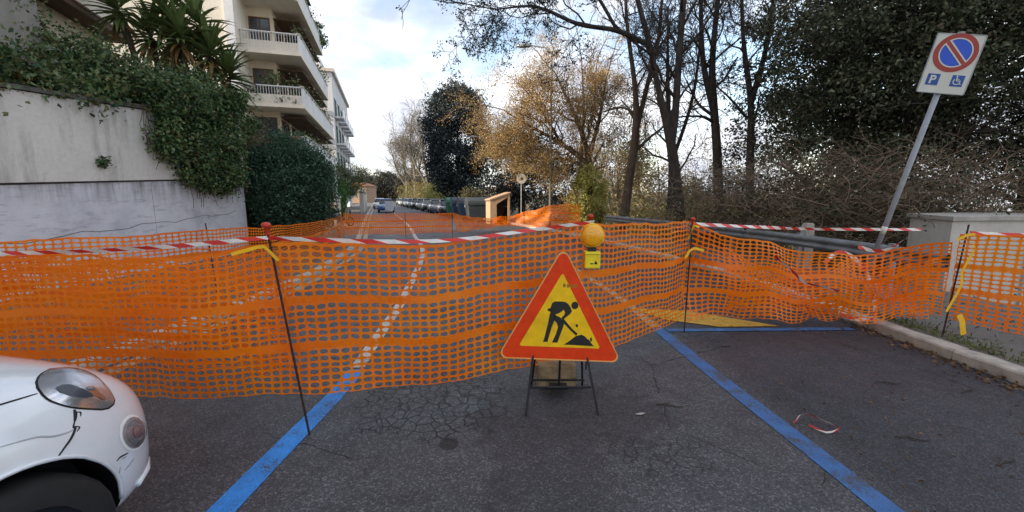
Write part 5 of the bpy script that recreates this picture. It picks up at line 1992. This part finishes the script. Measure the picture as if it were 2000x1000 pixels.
def roadworks_sign():
    root = empty('roadworks_sign', (0.375, 3.11, 0), 'red-edged yellow triangle roadworks sign with digging figure on folding black legs', 'road sign')
    tilt = R(7)
    roll = R(2.2)
    cr, sr = math.cos(roll), math.sin(roll)

    def fr(a, d, b):
        """a right, b up on the panel (metres), d distance in front of it"""
        a2, b2 = a * cr + b * sr, -a * sr + b * cr
        return (a2, -d * math.cos(tilt) + b2 * math.sin(tilt), 0.365 + b2 * math.cos(tilt) + d * math.sin(tilt))
    H = 0.91
    tri = [(-.497, 0.0), (.497, 0.0), (0.0, H)]

    def inset(k, r, dx=0):
        c = Vector((0, H / 3 - 0.005))
        return rounded_poly([tuple(c + (Vector(p) - c) * k) for p in tri], r, 7)
    plate = inset(1.0, 0.045)
    MB().prism([(a, b) for a, b in plate], 0, 0, lambda a, b, c: fr(a, -0.012 if c else 0, b)) if False else None
    n = len(plate)
    vs = [fr(a, 0.0, b) for a, b in plate] + [fr(a, -0.022, b) for a, b in plate]
    MB().add(vs, [tuple(range(n)), tuple(reversed(range(n, 2 * n)))] + [(i, n + i, n + (i + 1) % n, (i + 1) % n) for i in range(n)]).build('panel', M['sign_rim'], root)
    ring_mesh(inset(0.968, 0.040), inset(0.655, 0.012), 0.0005, 0.003, fr).build('border', M['sign_red'], root)
    p = inset(0.652, 0.012)
    MB().add([fr(a, 0.002, b) for a, b in p], [tuple(range(len(p)))]).build('field', M['sign_yellow'], root)
    ring_mesh(inset(1.0, 0.045), inset(0.982, 0.044), -0.02, 0.006, fr).build('rim', M['sign_rim'], root)
    # the digging figure: outline points measured on the panel, 1 unit = 1.96 mm
    S = 0.00214

    def q(x, y):
        return ((x - 397) * S, (597 - y) * S)

    def flat(name, pts, d=0.004, mat='black'):
        m = len(pts)
        pp = [q(*t) for t in pts]
        vs = [fr(a, d, b) for a, b in pp] + [fr(a, 0.0021, b) for a, b in pp]
        return MB().add(vs, [tuple(range(m)), tuple(reversed(range(m, 2 * m)))] + [(i, m + i, m + (i + 1) % m, (i + 1) % m) for i in range(m)])
    fig = flat('x', [(362, 386), (372, 379), (392, 378), (410, 379), (422, 386), (432, 400), (437, 414), (430, 424), (416, 436), (404, 446), (398, 440), (409, 428), (412, 418), (406, 408), (398, 416), (386, 424), (372, 428), (358, 424), (356, 410)])
    for pts in ([(346, 408), (356, 404), (364, 412), (362, 420), (347, 414)],
                [(356, 424), (378, 428), (374, 450), (366, 470), (358, 500), (351, 530), (334, 531), (338, 520), (344, 492), (350, 462)],
                [(372, 428), (392, 436), (404, 448), (410, 462), (404, 482), (396, 505), (388, 532), (368, 532), (372, 522), (382, 498), (388, 474), (382, 458), (370, 446)],
                [(398, 448), (406, 440), (440, 478), (462, 496), (456, 503), (436, 486)],
                [(452, 462), (460, 460), (463, 468), (456, 473)],
                [(412, 538), (430, 526), (444, 514), (456, 505), (466, 502), (476, 499), (488, 504), (498, 514), (508, 520), (512, 528), (524, 540)],
                [(508, 512), (514, 506), (516, 520), (511, 524)]):
        f2 = flat('x', pts)
        fig.add(f2.v, f2.f)
    head = [(447 + 13 * math.cos(t), 391 + 14 * math.sin(t)) for t in np.linspace(0, 2 * math.pi, 18)[:-1]][::-1]
    f2 = flat('x', head)
    fig.add(f2.v, f2.f)
    fig.build('pictogram', M['black'], root)
    # smudged lettering near the apex, illegible in the photograph: three small dark marks
    mk = MB()
    for x0 in (400, 414, 428, 442):
        f2 = flat('x', [(x0, 312), (x0 + 9, 312 + (x0 % 5)), (x0 + 10, 324), (x0 + 1, 326)], 0.0035)
        mk.add(f2.v, f2.f)
    mk.build('faded_print', simple('faded_print', (0.30, 0.17, 0.01), 0.6), root)
    # legs: two front, two rear, cross bars
    def leg(name, a, b, r=0.008):
        MB().tube([a, b], r, 6).build(name, M['dark_metal'], root)
    leg('leg', fr(-0.20, -0.03, 0.10), (-0.270, -0.20, 0.0), 0.009)
    leg('leg', fr(0.21, -0.03, 0.10), (0.285, -0.185, 0.0), 0.009)
    leg('leg', fr(-0.16, -0.03, 0.30), (-0.205, 0.30, 0.0), 0.009)
    leg('leg', fr(0.17, -0.03, 0.30), (0.245, 0.30, 0.0), 0.009)
    leg('leg', fr(0.01, -0.03, 0.25), (0.02, 0.14, 0.09), 0.010)
    leg('cross_bar', (-0.235, -0.06, 0.165), (0.245, -0.06, 0.165), 0.010)
    leg('cross_bar', (-0.21, 0.24, 0.085), (0.25, 0.24, 0.085), 0.009)
    MB().box(-0.06, 0.09, 0.10, 0.19, 0.06, 0.085).build('foot_plate', M['dark_metal'], root, bevel=0.006)
    # ballast block behind the legs
    b = empty('ballast_block', (0.40, 3.48, 0.0), 'worn brown stone block weighing down the roadworks sign from behind', 'block', None, R(4))
    m = MB().box(-0.185, 0.16, -0.11, 0.11, 0.0, 0.21).mesh('block', bevel=0.02)
    bm = bmesh.new()
    bm.from_mesh(m)
    bmesh.ops.subdivide_edges(bm, edges=bm.edges, cuts=2)
    for v in bm.verts:
        v.co += Vector((mnoise.noise(v.co * 14), mnoise.noise(v.co * 14 + Vector((9, 0, 0))), mnoise.noise(v.co * 14 + Vector((0, 9, 0))))) * 0.012
    bm.to_mesh(m)
    bm.free()
    put('block', m, M['brown_block'], b)


roadworks_sign()


def warning_lamp():
    root = empty('warning_lamp', (0.715, 3.64, 1.115), 'amber round warning lamp with yellow battery case hung beside the roadworks sign', 'warning lamp')
    fr = lambda a, b, c: (a, -c, 0.195 + b)
    t = NT('amber_lens')
    rg = t.n('ShaderNodeTexVoronoi')
    rg.inputs['Scale'].default_value = 70
    t.l(t.coord('Object'), rg.inputs['Vector'])
    t.col(t.ramp(rg.outputs['Distance'], [(0.0, (0.98, 0.56, 0.012)), (0.6, (0.88, 0.38, 0.006))]))
    t.rough(0.18)
    t.b.inputs['Coat Weight'].default_value = 0.5
    t.bump(rg.outputs['Distance'], 0.5, 0.004)
    MB().lathe([(.001, .040), (.05, .037), (.082, .028), (.096, .015), (.098, .0), (.098, -.012), (.001, -.012)], 36, fr).build('lens', t.m, root, smooth=True)
    MB().lathe([(.098, .006), (.108, .006), (.110, -.004), (.110, -.02), (.100, -.03), (.001, -.034)], 36, fr).build('lens_rim', M['yellow_strip'], root, smooth=True)
    MB().box(-.035, .035, -.03, .03, 0.055, 0.092).build('neck', M['dark_metal'], root)
    c = MB().box(-.068, .070, -.055, .055, -.095, 0.055).build('battery_case', M['lamp_yellow'], root, bevel=0.012)
    MB().add([(.012, -.0565, -.055), (.044, -.0565, -.055), (.028, -.0565, -.020)], [(0, 1, 2)]).add([(-.02, -.0565, -.056), (.004, -.0565, -.056), (.004, -.0565, -.046), (-.02, -.0565, -.046)], [(0, 1, 2, 3)]).build('printed_mark', M['black'], c)
    MB().box(-.062, .064, -.060, -.0552, .030, .036).build('case_seam', simple('case_edge', (0.5, 0.38, 0.01), 0.5), c)
    MB().box(-.012, .012, .056, .125, -.05, .02).build('hook', M['dark_metal'], root)


warning_lamp()

# ------------------------------------------------------------------ no-parking sign on its leaning pole, guard rail, pale wall


def parking_sign():
    base = Vector((5.22, 6.05, 0.11))
    top = Vector((5.70, 5.55, 3.70))
    root = empty('no_parking_sign', base, 'leaning grey pole with a white no-parking plate for disabled parking', 'road sign')
    U = (top - base).normalized()
    a0 = R(17)
    nrm = Vector((-math.sin(a0), -math.cos(a0), 0))
    Rv = U.cross(nrm).normalized()
    N = Rv.cross(U).normalized()
    MB().tube([U * -0.15, U * (top - base).length], 0.033, 14).build('pole', M['pole_grey'], root, smooth=True)
    MB().tube([U * 1.03, U * 1.14], 0.0345, 14).build('sticker', M['sign_white'], root, smooth=True)
    MB().tube([U * ((top - base).length - 0.001), U * ((top - base).length + 0.02)], 0.036, 14).build('pole_cap', M['pole_grey'], root)
    c0 = U * 3.29 + N * 0.045

    def fr(a, d, b):
        return tuple(c0 + Rv * a + U * b + N * d)
    W, Hh = 0.255, 0.355

    def rect(w, h, r):
        return rounded_poly([(-w, -h), (w, -h), (w, h), (-w, h)], r, 4)
    p = rect(W, Hh, 0.02)
    n = len(p)
    vs = [fr(a, 0.0, b) for a, b in p] + [fr(a, -0.02, b) for a, b in p]
    MB().add(vs, [tuple(range(n)), tuple(reversed(range(n, 2 * n)))] + [(i, n + i, n + (i + 1) % n, (i + 1) % n) for i in range(n)]).build('plate', M['sign_white'], root)
    ring_mesh(rect(W, Hh, 0.02), rect(W - 0.010, Hh - 0.010, 0.015), -0.0205, 0.004, fr).build('edge_rim', M['grey_metal'], root)
    for z in (-.2, .2):
        MB().add([fr(x, d, z + h) for x in (-.09, .09) for d in (-.021, -.085) for h in (-.02, .02)], [(0, 1, 3, 2), (4, 6, 7, 5), (0, 2, 6, 4), (1, 5, 7, 3), (0, 4, 5, 1), (2, 3, 7, 6)]).build('clamp', M['grey_metal'], root)

    def circ(cx, cy, r, n=40):
        return [(cx + r * math.cos(t), cy + r * math.sin(t)) for t in np.linspace(0, 2 * math.pi, n + 1)[:-1]]

    def face(name, polys, d, mat, th=0.0015, parent=root):
        b = MB()
        for p in polys:
            n = len(p)
            vs = [fr(x, d, y) for x, y in p] + [fr(x, d - th, y) for x, y in p]
            b.add(vs, [tuple(range(n)), tuple(reversed(range(n, 2 * n)))] + [(i, n + i, n + (i + 1) % n, (i + 1) % n) for i in range(n)])
        return b.build(name, mat, parent)
    cx, cy = 0.0, 0.135
    dsk = face('blue_disc', [circ(cx, cy, .178)], .002, M['sign_blue'])
    ring_mesh(circ(cx, cy, .228), circ(cx, cy, .172), .0005, .0045, fr).build('red_ring', M['sign_ring'], root)
    ring_mesh(circ(cx, cy, .174), circ(cx, cy, .160), .0005, .0055, fr).build('white_ring', M['sign_white'], root)
    dd = Vector((math.cos(R(-45)), math.sin(R(-45))))
    dn = Vector((-dd.y, dd.x))

    def bar(w, L, off=0.0):
        c = Vector((cx, cy)) + dn * off
        return [tuple(c + dd * s1 * L + dn * s2 * w) for s1, s2 in ((-1, -1), (1, -1), (1, 1), (-1, 1))]
    face('white_bar', [bar(.036, .166)], .0058, M['sign_white'])
    face('red_bar', [bar(.020, .172)], .0066, M['sign_ring'])
    # P panel and wheelchair panel
    for x0 in (-.13, .13):
        face('blue_panel', [[(x0 - .066, -.258), (x0 + .066, -.258), (x0 + .066, -.122), (x0 - .066, -.122)]], .002, M['sign_dark_blue'])
    cu = bpy.data.curves.new('letter', 'FONT')
    cu.body = 'P'
    cu.size = 0.135
    cu.extrude = 0.0
    cu.offset = 0.004
    to = bpy.data.objects.new('letter', cu)
    C.objects.link(to)
    bpy.context.view_layer.update()
    me = bpy.data.meshes.new_from_object(to.evaluated_get(bpy.context.evaluated_depsgraph_get()))
    bpy.data.objects.remove(to)
    xs = [v.co.x for v in me.vertices]
    ys = [v.co.y for v in me.vertices]
    mx, my = (min(xs) + max(xs)) / 2, (min(ys) + max(ys)) / 2
    for v in me.vertices:
        v.co = Vector(fr(v.co.x - mx - .13, .0035, v.co.y - my - .19))
    put('letter', me, M['sign_white'], root)
    # wheelchair symbol
    wx, wy = .125, -.198
    arc_o = [(wx + .040 * math.cos(t), wy + .040 * math.sin(t)) for t in np.linspace(R(130), R(385), 22)]
    arc_i = [(wx + .030 * math.cos(t), wy + .030 * math.sin(t)) for t in np.linspace(R(385), R(130), 22)]
    b = MB()
    for i in range(21):
        o0, o1, i0, i1 = arc_o[i], arc_o[i + 1], arc_i[21 - i], arc_i[20 - i]
        b.add([fr(*(o0[0], .0035, o0[1])), fr(o1[0], .0035, o1[1]), fr(i1[0], .0035, i1[1]), fr(i0[0], .0035, i0[1])], [(0, 1, 2, 3)])
    for p in ([(wx - .016, wy + .052), (wx - .004, wy + .052), (wx + .002, wy + .006), (wx - .010, wy + .006)],
              [(wx - .008, wy + .014), (wx + .030, wy + .014), (wx + .030, wy + .004), (wx - .009, wy + .004)],
              [(wx + .022, wy + .010), (wx + .031, wy + .012), (wx + .048, wy - .032), (wx + .038, wy - .035)],
              [(wx - .006, wy + .036), (wx + .022, wy + .032), (wx + .022, wy + .025), (wx - .006, wy + .028)],
              [(wx + .040, wy - .028), (wx + .056, wy - .022), (wx + .058, wy - .029), (wx + .040, wy - .035)]):
        b.add([fr(x, .0035, y) for x, y in p], [(0, 1, 2, 3)])
    b.add([fr(x, .0035, y) for x, y in circ(wx - .011, wy + .062, .0095, 14)], [tuple(range(14))])
    b.build('wheelchair_symbol', M['sign_white'], root)


parking_sign()


def guard_rail():
    root = empty('guard_rail', (6.1, 9, 0.1), 'grey metal guard rail along the right pavement in front of the thicket', 'guard rail')
    L = offset_line(kerbR[(kerbR[:, 1] > 5.2) & (kerbR[:, 1] < 17.5)], 1.62)
    o = np.array([6.1, 9.0])
    prof = [(0.0, .52), (-.05, .56), (-.05, .60), (0.0, .63), (0.0, .65), (-.05, .68), (-.05, .73), (0.0, .77), (.012, .77), (.012, .52)]
    n = len(L)
    T = np.gradient(L, axis=0)
    T /= np.linalg.norm(T, axis=1)[:, None]
    P = np.stack([T[:, 1], -T[:, 0]], 1)
    V = []
    for i in range(n):
        for a, z in prof:
            V.append((L[i, 0] + P[i, 0] * a - o[0], L[i, 1] + P[i, 1] * a - o[1], z))
    m = len(prof)
    F = [(i * m + k, i * m + (k + 1) % m, (i + 1) * m + (k + 1) % m, (i + 1) * m + k) for i in range(n - 1) for k in range(m)]
    put('rail', np_mesh('rail', V, F), M['rail_steel'], root)
    post = None
    for i in range(2, n, 4):
        x, y = L[i] - o + P[i] * 0.06
        if post is None:
            me = MB().box(-.04, .04, -.05, .05, -.1, .80).mesh('post', bevel=0.006)
            me.materials.append(M['grey_metal'])
            post = me
        put('post', post, None, root, (x, y, 0))
    cp = empty('stone_post', (6.32, 8.75, 0.0), 'short grey stone post standing behind the guard rail', 'post')
    MB().add([(x * w, y * w, z) for z, w in ((-.1, .105), (1.0, .09), (1.10, .07)) for x, y in ((-1, -1), (1, -1), (1, 1), (-1, 1))],
             [(3, 2, 1, 0), (8, 9, 10, 11)] + [(i * 4 + k, i * 4 + (k + 1) % 4, i * 4 + 4 + (k + 1) % 4, i * 4 + 4 + k) for i in range(2) for k in range(4)]).build('shaft', M['concrete'], cp, bevel=0.008)


guard_rail()


def pale_wall():
    root = empty('pale_wall', (7.25, 6.75, 0.1), 'low pale concrete wall with coping at the right photo edge', 'wall')
    P0 = [(0, 0), (2.6, 0.35), (2.9, 1.9), (0.58, 1.32)]
    MB().prism(P0, -0.8, 1.155).build('panel', M['pale_concrete'], root)
    P1 = [(-.05, -.05), (2.65, 0.30), (2.95, 1.96), (0.55, 1.38)]
    MB().prism(P1, 1.158, 1.235).build('coping', M['concrete'], root, bevel=0.008)
    MB().box(1.55, 1.75, 0.16, 0.30, -0.8, 1.15).build('joint_pier', M['pale_concrete'], root)


pale_wall()

# ------------------------------------------------------------------ white compact car, bottom left


def eval_mesh(o):
    dg = bpy.context.evaluated_depsgraph_get()
    dg.update()
    return bpy.data.meshes.new_from_object(o.evaluated_get(dg))


CAR_HEAD = 12.0           # degrees to the right of +Y


def white_car():
    th = R(CAR_HEAD)
    right = Vector((math.cos(th), -math.sin(th)))
    cpos = Vector((-2.5, 1.45))
    root = empty('white_car', (cpos.x, cpos.y, 0), 'white compact car with damaged front bumper at the lower left', 'car', None, R(90 - CAR_HEAD))
    st = [(.72, .18, .34, .60), (.705, .32, .29, .64), (.655, .475, .24, .71), (.575, .585, .22, .80), (.46, .675, .20, .885), (.30, .745, .195, .965), (.1, .775, .19, 1.005), (-.1, .785, .19, 1.025), (-.3, .79, .19, 1.04), (-.6, .79, .19, 1.06),
          (-1.2, .79, .19, 1.05), (-1.9, .79, .19, 1.045), (-2.3, .785, .20, 1.04), (-2.6, .76, .22, 1.02), (-2.8, .66, .28, .96), (-2.87, .5, .36, .84)]
    frc = [(0, 1), (.30, .997), (.55, .985), (.74, .95), (.86, .89), (.93, .80), (.975, .68), (1, .5), (.99, .3), (.96, .12), (.86, .02), (.5, 0), (0, 0)]
    b = loft(st, frc)
    o = b.build('body', M['car_white'], root, smooth=True)
    sb = o.modifiers.new('sub', 'SUBSURF')
    sb.levels = 2
    sb.render_levels = 2
    me = eval_mesh(o)
    o.modifiers.clear()
    o.data = me
    # wheel arches cut out
    for x, r in ((0, .365), (-2.3, .36)):
        for s in (-1, 1):
            cy = MB().lathe([(.001, 0), (r, 0), (r, .5), (.001, .5)], 48, lambda a, bb, c, x=x, s=s: (x + a, s * (.48 + c), .325 + bb)).build('cut', M['arch'], root)
            md = o.modifiers.new('b', 'BOOLEAN')
            md.object = cy
            md.solver = 'EXACT'
            try:
                md.material_mode = 'TRANSFER'
            except Exception:
                pass
            me = eval_mesh(o)
            o.modifiers.clear()
            o.data = me
            bpy.data.objects.remove(cy)
    for p in o.data.polygons:
        p.use_smooth = True
    autosmooth(o, 40)
    bm = bmesh.new()
    bm.from_mesh(o.data)
    tree = BVHTree.FromBMesh(bm)

    def on(p, lift=0.0):
        loc, nn, _, _ = tree.find_nearest(Vector(p))
        return loc + nn * lift, nn

    def seam(name, pts, r=0.004, lift=0.0005, mat='seam', n=40):
        Q = [Vector(p) for p in pts]
        out = []
        A = np.array([tuple(q) for q in Q])
        A = np.vstack([2 * A[0] - A[1], A, 2 * A[-1] - A[-2]])
        for i in range(1, len(A) - 2):
            for k in range(8):
                t = k / 8
                a, bb, c, d = A[i - 1], A[i], A[i + 1], A[i + 2]
                v = 0.5 * ((2 * bb) + (-a + c) * t + (2 * a - 5 * bb + 4 * c - d) * t * t + (-a + 3 * bb - 3 * c + d) * t ** 3)
                out.append(on(v, lift)[0])
        out.append(on(A[-2], lift)[0])
        rr = [r * (0.6 + 0.4 * math.sin(math.pi * i / (len(out) - 1))) for i in range(len(out))]
        return MB().tube(out, rr, 5).build(name, M[mat], root, smooth=True)

    def patch(c, nrm, axis, ra, rb, lift, dome, egg=0.0, rings=8, segs=40):
        """elliptic patch laid on the body around c; egg > 0 narrows one end; returns verts per ring"""
        nrm = Vector(nrm).normalized()
        e1 = (Vector(axis) - nrm * Vector(axis).dot(nrm)).normalized()
        e2 = nrm.cross(e1)
        c = Vector(c)
        R_ = []
        for i in range(rings + 1):
            f = i / rings
            row = []
            for k in range(segs):
                t = 2 * math.pi * k / segs
                x = ra * f * math.cos(t)
                y = rb * f * math.sin(t) * (1 - egg * math.cos(t))
                o0 = c + e1 * x + e2 * y
                loc, nn, idx, dist = tree.ray_cast(o0 + nrm * 0.5, -nrm)
                if loc is None:
                    loc, nn, idx, dist = tree.find_nearest(o0)
                row.append(loc + nrm * (lift + dome * (1 - f * f)))
            R_.append(row)
        return R_

    def skin(name, rows, mat, parent):
        vs = [tuple(v) for r in rows for v in r]
        s = len(rows[0])
        fs = [(i * s + k, i * s + (k + 1) % s, (i + 1) * s + (k + 1) % s, (i + 1) * s + k) for i in range(len(rows) - 1) for k in range(s)]
        return MB().add(vs, fs).build(name, mat, parent, smooth=True)
    lamp_parts = {}
    for s in (-1, 1):
        # swept headlight laid on the wing: dark shut line, chrome bowl, dark cowl, painted orange reflection, clear cover
        HEAD = [(.209, .588, .925), (.236, .553, .931), (.262, .524, .931), (.318, .473, .923), (.362, .454, .907), (.388, .459, .893), (.404, .481, .880), (.416, .511, .864), (.423, .543, .847), (.421, .578, .828), (.422, .607, .801), (.423, .627, .773),
                (.420, .643, .750), (.404, .660, .738), (.372, .677, .737), (.340, .687, .749), (.314, .692, .765), (.284, .696, .783), (.256, .696, .801), (.236, .695, .816), (.219, .691, .832), (.204, .685, .848), (.193, .678, .862), (.187, .668, .875), (.185, .655, .889), (.191, .623, .911)]
        OVAL = [(.224, .639, .890), (.245, .630, .889), (.276, .623, .882), (.297, .633, .865), (.317, .645, .841), (.330, .657, .817), (.322, .668, .806), (.294, .676, .815), (.267, .676, .831), (.245, .670, .851), (.227, .658, .872)]
        ORANGE_GLEAM = [(.312, .635, .854), (.345, .620, .850), (.352, .636, .828), (.356, .656, .802), (.365, .663, .775), (.357, .669, .771), (.339, .667, .793), (.324, .666, .809), (.309, .655, .834)]
        FOG = [(.555, .592, .502), (.535, .610, .481), (.505, .633, .474), (.471, .656, .479), (.439, .675, .496), (.413, .689, .521), (.395, .697, .552), (.386, .699, .585), (.389, .695, .615), (.402, .685, .638), (.424, .671, .650), (.453, .654, .651), (.485, .635, .637), (.516, .616, .611), (.543, .598, .575), (.558, .587, .535)]

        def laid(pts, lift, dome, k=1.0, rings=7):
            P = [Vector((x, s * y, z)) for x, y, z in pts]
            m = sum(P, Vector()) / len(P)
            nm = on(m)[1]
            rows = []
            for i in range(rings + 1):
                f = i / rings
                rows.append([on(m + (p - m) * (k * max(f, 0.001)))[0] + nm * (lift + dome * (1 - f ** 2.4)) for p in P])
            return rows
        hl = skin('headlight', laid(HEAD, .0015, .002, 1.035), M['seam'], root)
        skin('reflector', laid(HEAD, .0045, .014, .985), M['headlamp_bowl'], hl)
        skin('cowl', laid(OVAL, .016, .003), simple('lamp_cowl', (0.10, 0.11, 0.13), 0.25), hl)
        skin('bulb', laid([(x + .045, y - .012, z - .022) for x, y, z in OVAL], .020, .008, .26), M['grey_metal'], hl)
        skin('painted_reflection', laid(ORANGE_GLEAM, .016, .004), simple('reflection_orange', (0.50, 0.20, 0.09), 0.3), hl)  # orange patch paints a reflection, not a lamp part
        skin('lens', laid(HEAD, .004, .032, 1.0, 9), M['lens'], hl)
        fl = skin('fog_lamp', laid(FOG, .002, .004, 1.06), M['headlamp'], root)
        skin('bezel', laid(FOG, .006, .002, .90), simple('lamp_bezel', (0.42, 0.37, 0.38), 0.3), fl)
        skin('reflector', laid(FOG, .008, .006, .74), M['headlamp_bowl'], fl)
        skin('bulb', laid(FOG, .015, .012, .38), simple('lamp_bulb', (0.34, 0.20, 0.20), 0.2), fl)
        skin('lens', laid(FOG, .006, .026, .92), M['lens'], fl)
        # arch lip
        lip = []
        for k in range(31):
            t = R(-8 + 196 * k / 30)
            lip.append(on((.378 * math.cos(t), s * .80, .325 + .378 * math.sin(t)), 0.001)[0])
        MB().tube(lip, 0.009, 6).build('arch_lip', M['car_white'], root, smooth=True)
    # seams: bonnet shut line, bumper gap (sprung open on the damaged side), dent and scrapes
    for s in (-1, 1):
        seam('panel_seam', [(.176, s * .646, .899), (.137, s * .653, .904), (.069, s * .661, .911), (-.2, s * .69, .94), (-.65, s * .72, .98)], .0035)
    seam('bumper_gap', [(.246, -.700, .802), (.242, -.708, .784), (.231, -.719, .762)], .0075, 0.0)
    seam('bumper_gap', [(.233, -.717, .766), (.220, -.726, .745), (.224, -.728, .737), (.199, -.740, .709), (.173, -.748, .690), (.141, -.756, .665)], .0048, 0.0)
    seam('bumper_gap', [(.248, -.705, .790), (.262, -.703, .782), (.256, -.708, .768)], .0030, 0.0)
    seam('bumper_gap', [(.226, -.724, .744), (.238, -.722, .732), (.226, -.730, .722)], .0028, 0.0)
    seam('panel_seam', [(.246, .700, .802), (.231, .719, .762), (.199, .740, .709), (.141, .756, .665)], .003, 0.0)
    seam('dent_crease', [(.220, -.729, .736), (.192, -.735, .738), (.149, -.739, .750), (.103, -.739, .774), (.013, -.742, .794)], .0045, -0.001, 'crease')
    seam('scrape', [(.412, -.689, .502), (.39, -.70, .508), (.369, -.709, .513), (.350, -.716, .508)], .004, 0.0)
    seam('scrape', [(.400, -.692, .492), (.376, -.705, .500)], .002, 0.0, 'grey_metal')
    seam('scrape', [(.445, -.670, .452), (.41, -.687, .443), (.384, -.698, .437)], .0028, 0.0, 'grey_metal')
    seam('scrape', [(.364, -.709, .470), (.349, -.703, .429)], .0022, 0.0, 'grey_metal')
    # lower lip of the bumper
    lip = [on((x, y, .275), 0.0)[0] for x, y in [(.50, -.68), (.60, -.60), (.68, -.48), (.72, -.32), (.735, 0), (.72, .32), (.68, .48), (.60, .60), (.50, .68)]]
    MB().tube(lip, 0.016, 8).build('bumper_lip', M['car_white'], root, smooth=True)
    pl = [on((.74, y, z), 0.008)[0] for z in (.36, .47) for y in (-.24, .24)]
    MB().add([tuple(p) for p in pl], [(0, 1, 3, 2)]).build('number_plate', M['sign_white'], root)
    for s in (-1, 1):
        wheel(root, 0, s * .665, .315, .19, .315, 'dark_metal')
        wheel(root, -2.3, s * .665, .315, .19, .315, 'dark_metal')
    # cabin
    cb = [(-.50, .66, .97, 1.06), (-.75, .65, .97, 1.24), (-1.05, .62, .97, 1.44), (-1.4, .60, .97, 1.515), (-2.1, .58, .97, 1.49), (-2.55, .58, .97, 1.29), (-2.80, .56, .92, 1.0)]
    loft(cb).build('windows', M['glass'], root, smooth=True)
    rf = [(-1.0, .58, 1.40, 1.455), (-1.4, .585, 1.48, 1.535), (-2.1, .57, 1.46, 1.515), (-2.45, .54, 1.34, 1.40)]
    loft(rf).build('roof', M['car_white'], root, smooth=True)
    for s in (-1, 1):
        MB().tube([(-.48, s * .645, 1.045), (-.75, s * .635, 1.225), (-1.03, s * .595, 1.425)], .032, 8).build('pillar', M['car_white'], root, smooth=True)
        MB().tube([(-1.62, s * .70, 1.0), (-1.62, s * .64, 1.29), (-1.66, s * .58, 1.48)], .035, 8).build('pillar', M['car_white'], root, smooth=True)
        loft([(-.66, .06, .97, 1.03), (-.72, .09, .95, 1.10), (-.80, .09, .95, 1.10)]).build('mirror', M['car_white'], root, smooth=True).location = (0, s * .88, 0)
        seam('panel_seam', [(-.55, s * .82, .93), (-.52, s * .82, .6), (-.55, s * .82, .3)], .003)
        seam('panel_seam', [(-1.66, s * .82, .93), (-1.70, s * .82, .6), (-1.68, s * .82, .3)], .003)
    bm.free()


white_car()


def debris():
    rnd = random.Random(91)
    spots = [(2.75, 2.6, 'dark twig lying left of the tape scrap in the parking bay'), (1.25, 3.05, 'dark twig lying on the tarmac just left of the blue line'),
             (2.35, 4.35, 'dark twig lying below the yellow marking near the blue cross line'), (3.35, 3.45, 'dark twig in the middle of the parking bay'),
             (3.9, 3.3, 'dark twig near the right kerb'), (3.1, 2.35, 'dark twig near the front of the parking bay')]
    for x, y, lab in spots:
        root = empty('fallen_twig', (x, y, 0.008), lab, 'twig', 'fallen twigs on the tarmac', rnd.uniform(-.4, .4))
        p = [Vector((-.10, 0, 0)), Vector((-.03, .012, .004)), Vector((.04, .0, .002)), Vector((.10, .015, 0))]
        MB().tube(p, [.004, .0055, .005, .003], 5).tube([p[1], p[1] + Vector((.04, .04, .004))], [.003, .002], 4).build('stick', M['bark_dark'], root)
    root = empty('paper_scrap', (0.98, 2.93, 0.006), 'small pale scrap lying right of the sign legs', 'scrap')
    MB().add([(-.04, 0, 0), (0, -.016, .002), (.045, .004, .006), (.01, .02, .003)], [(0, 1, 2, 3)]).build('sheet', M['kerb'], root)


debris()
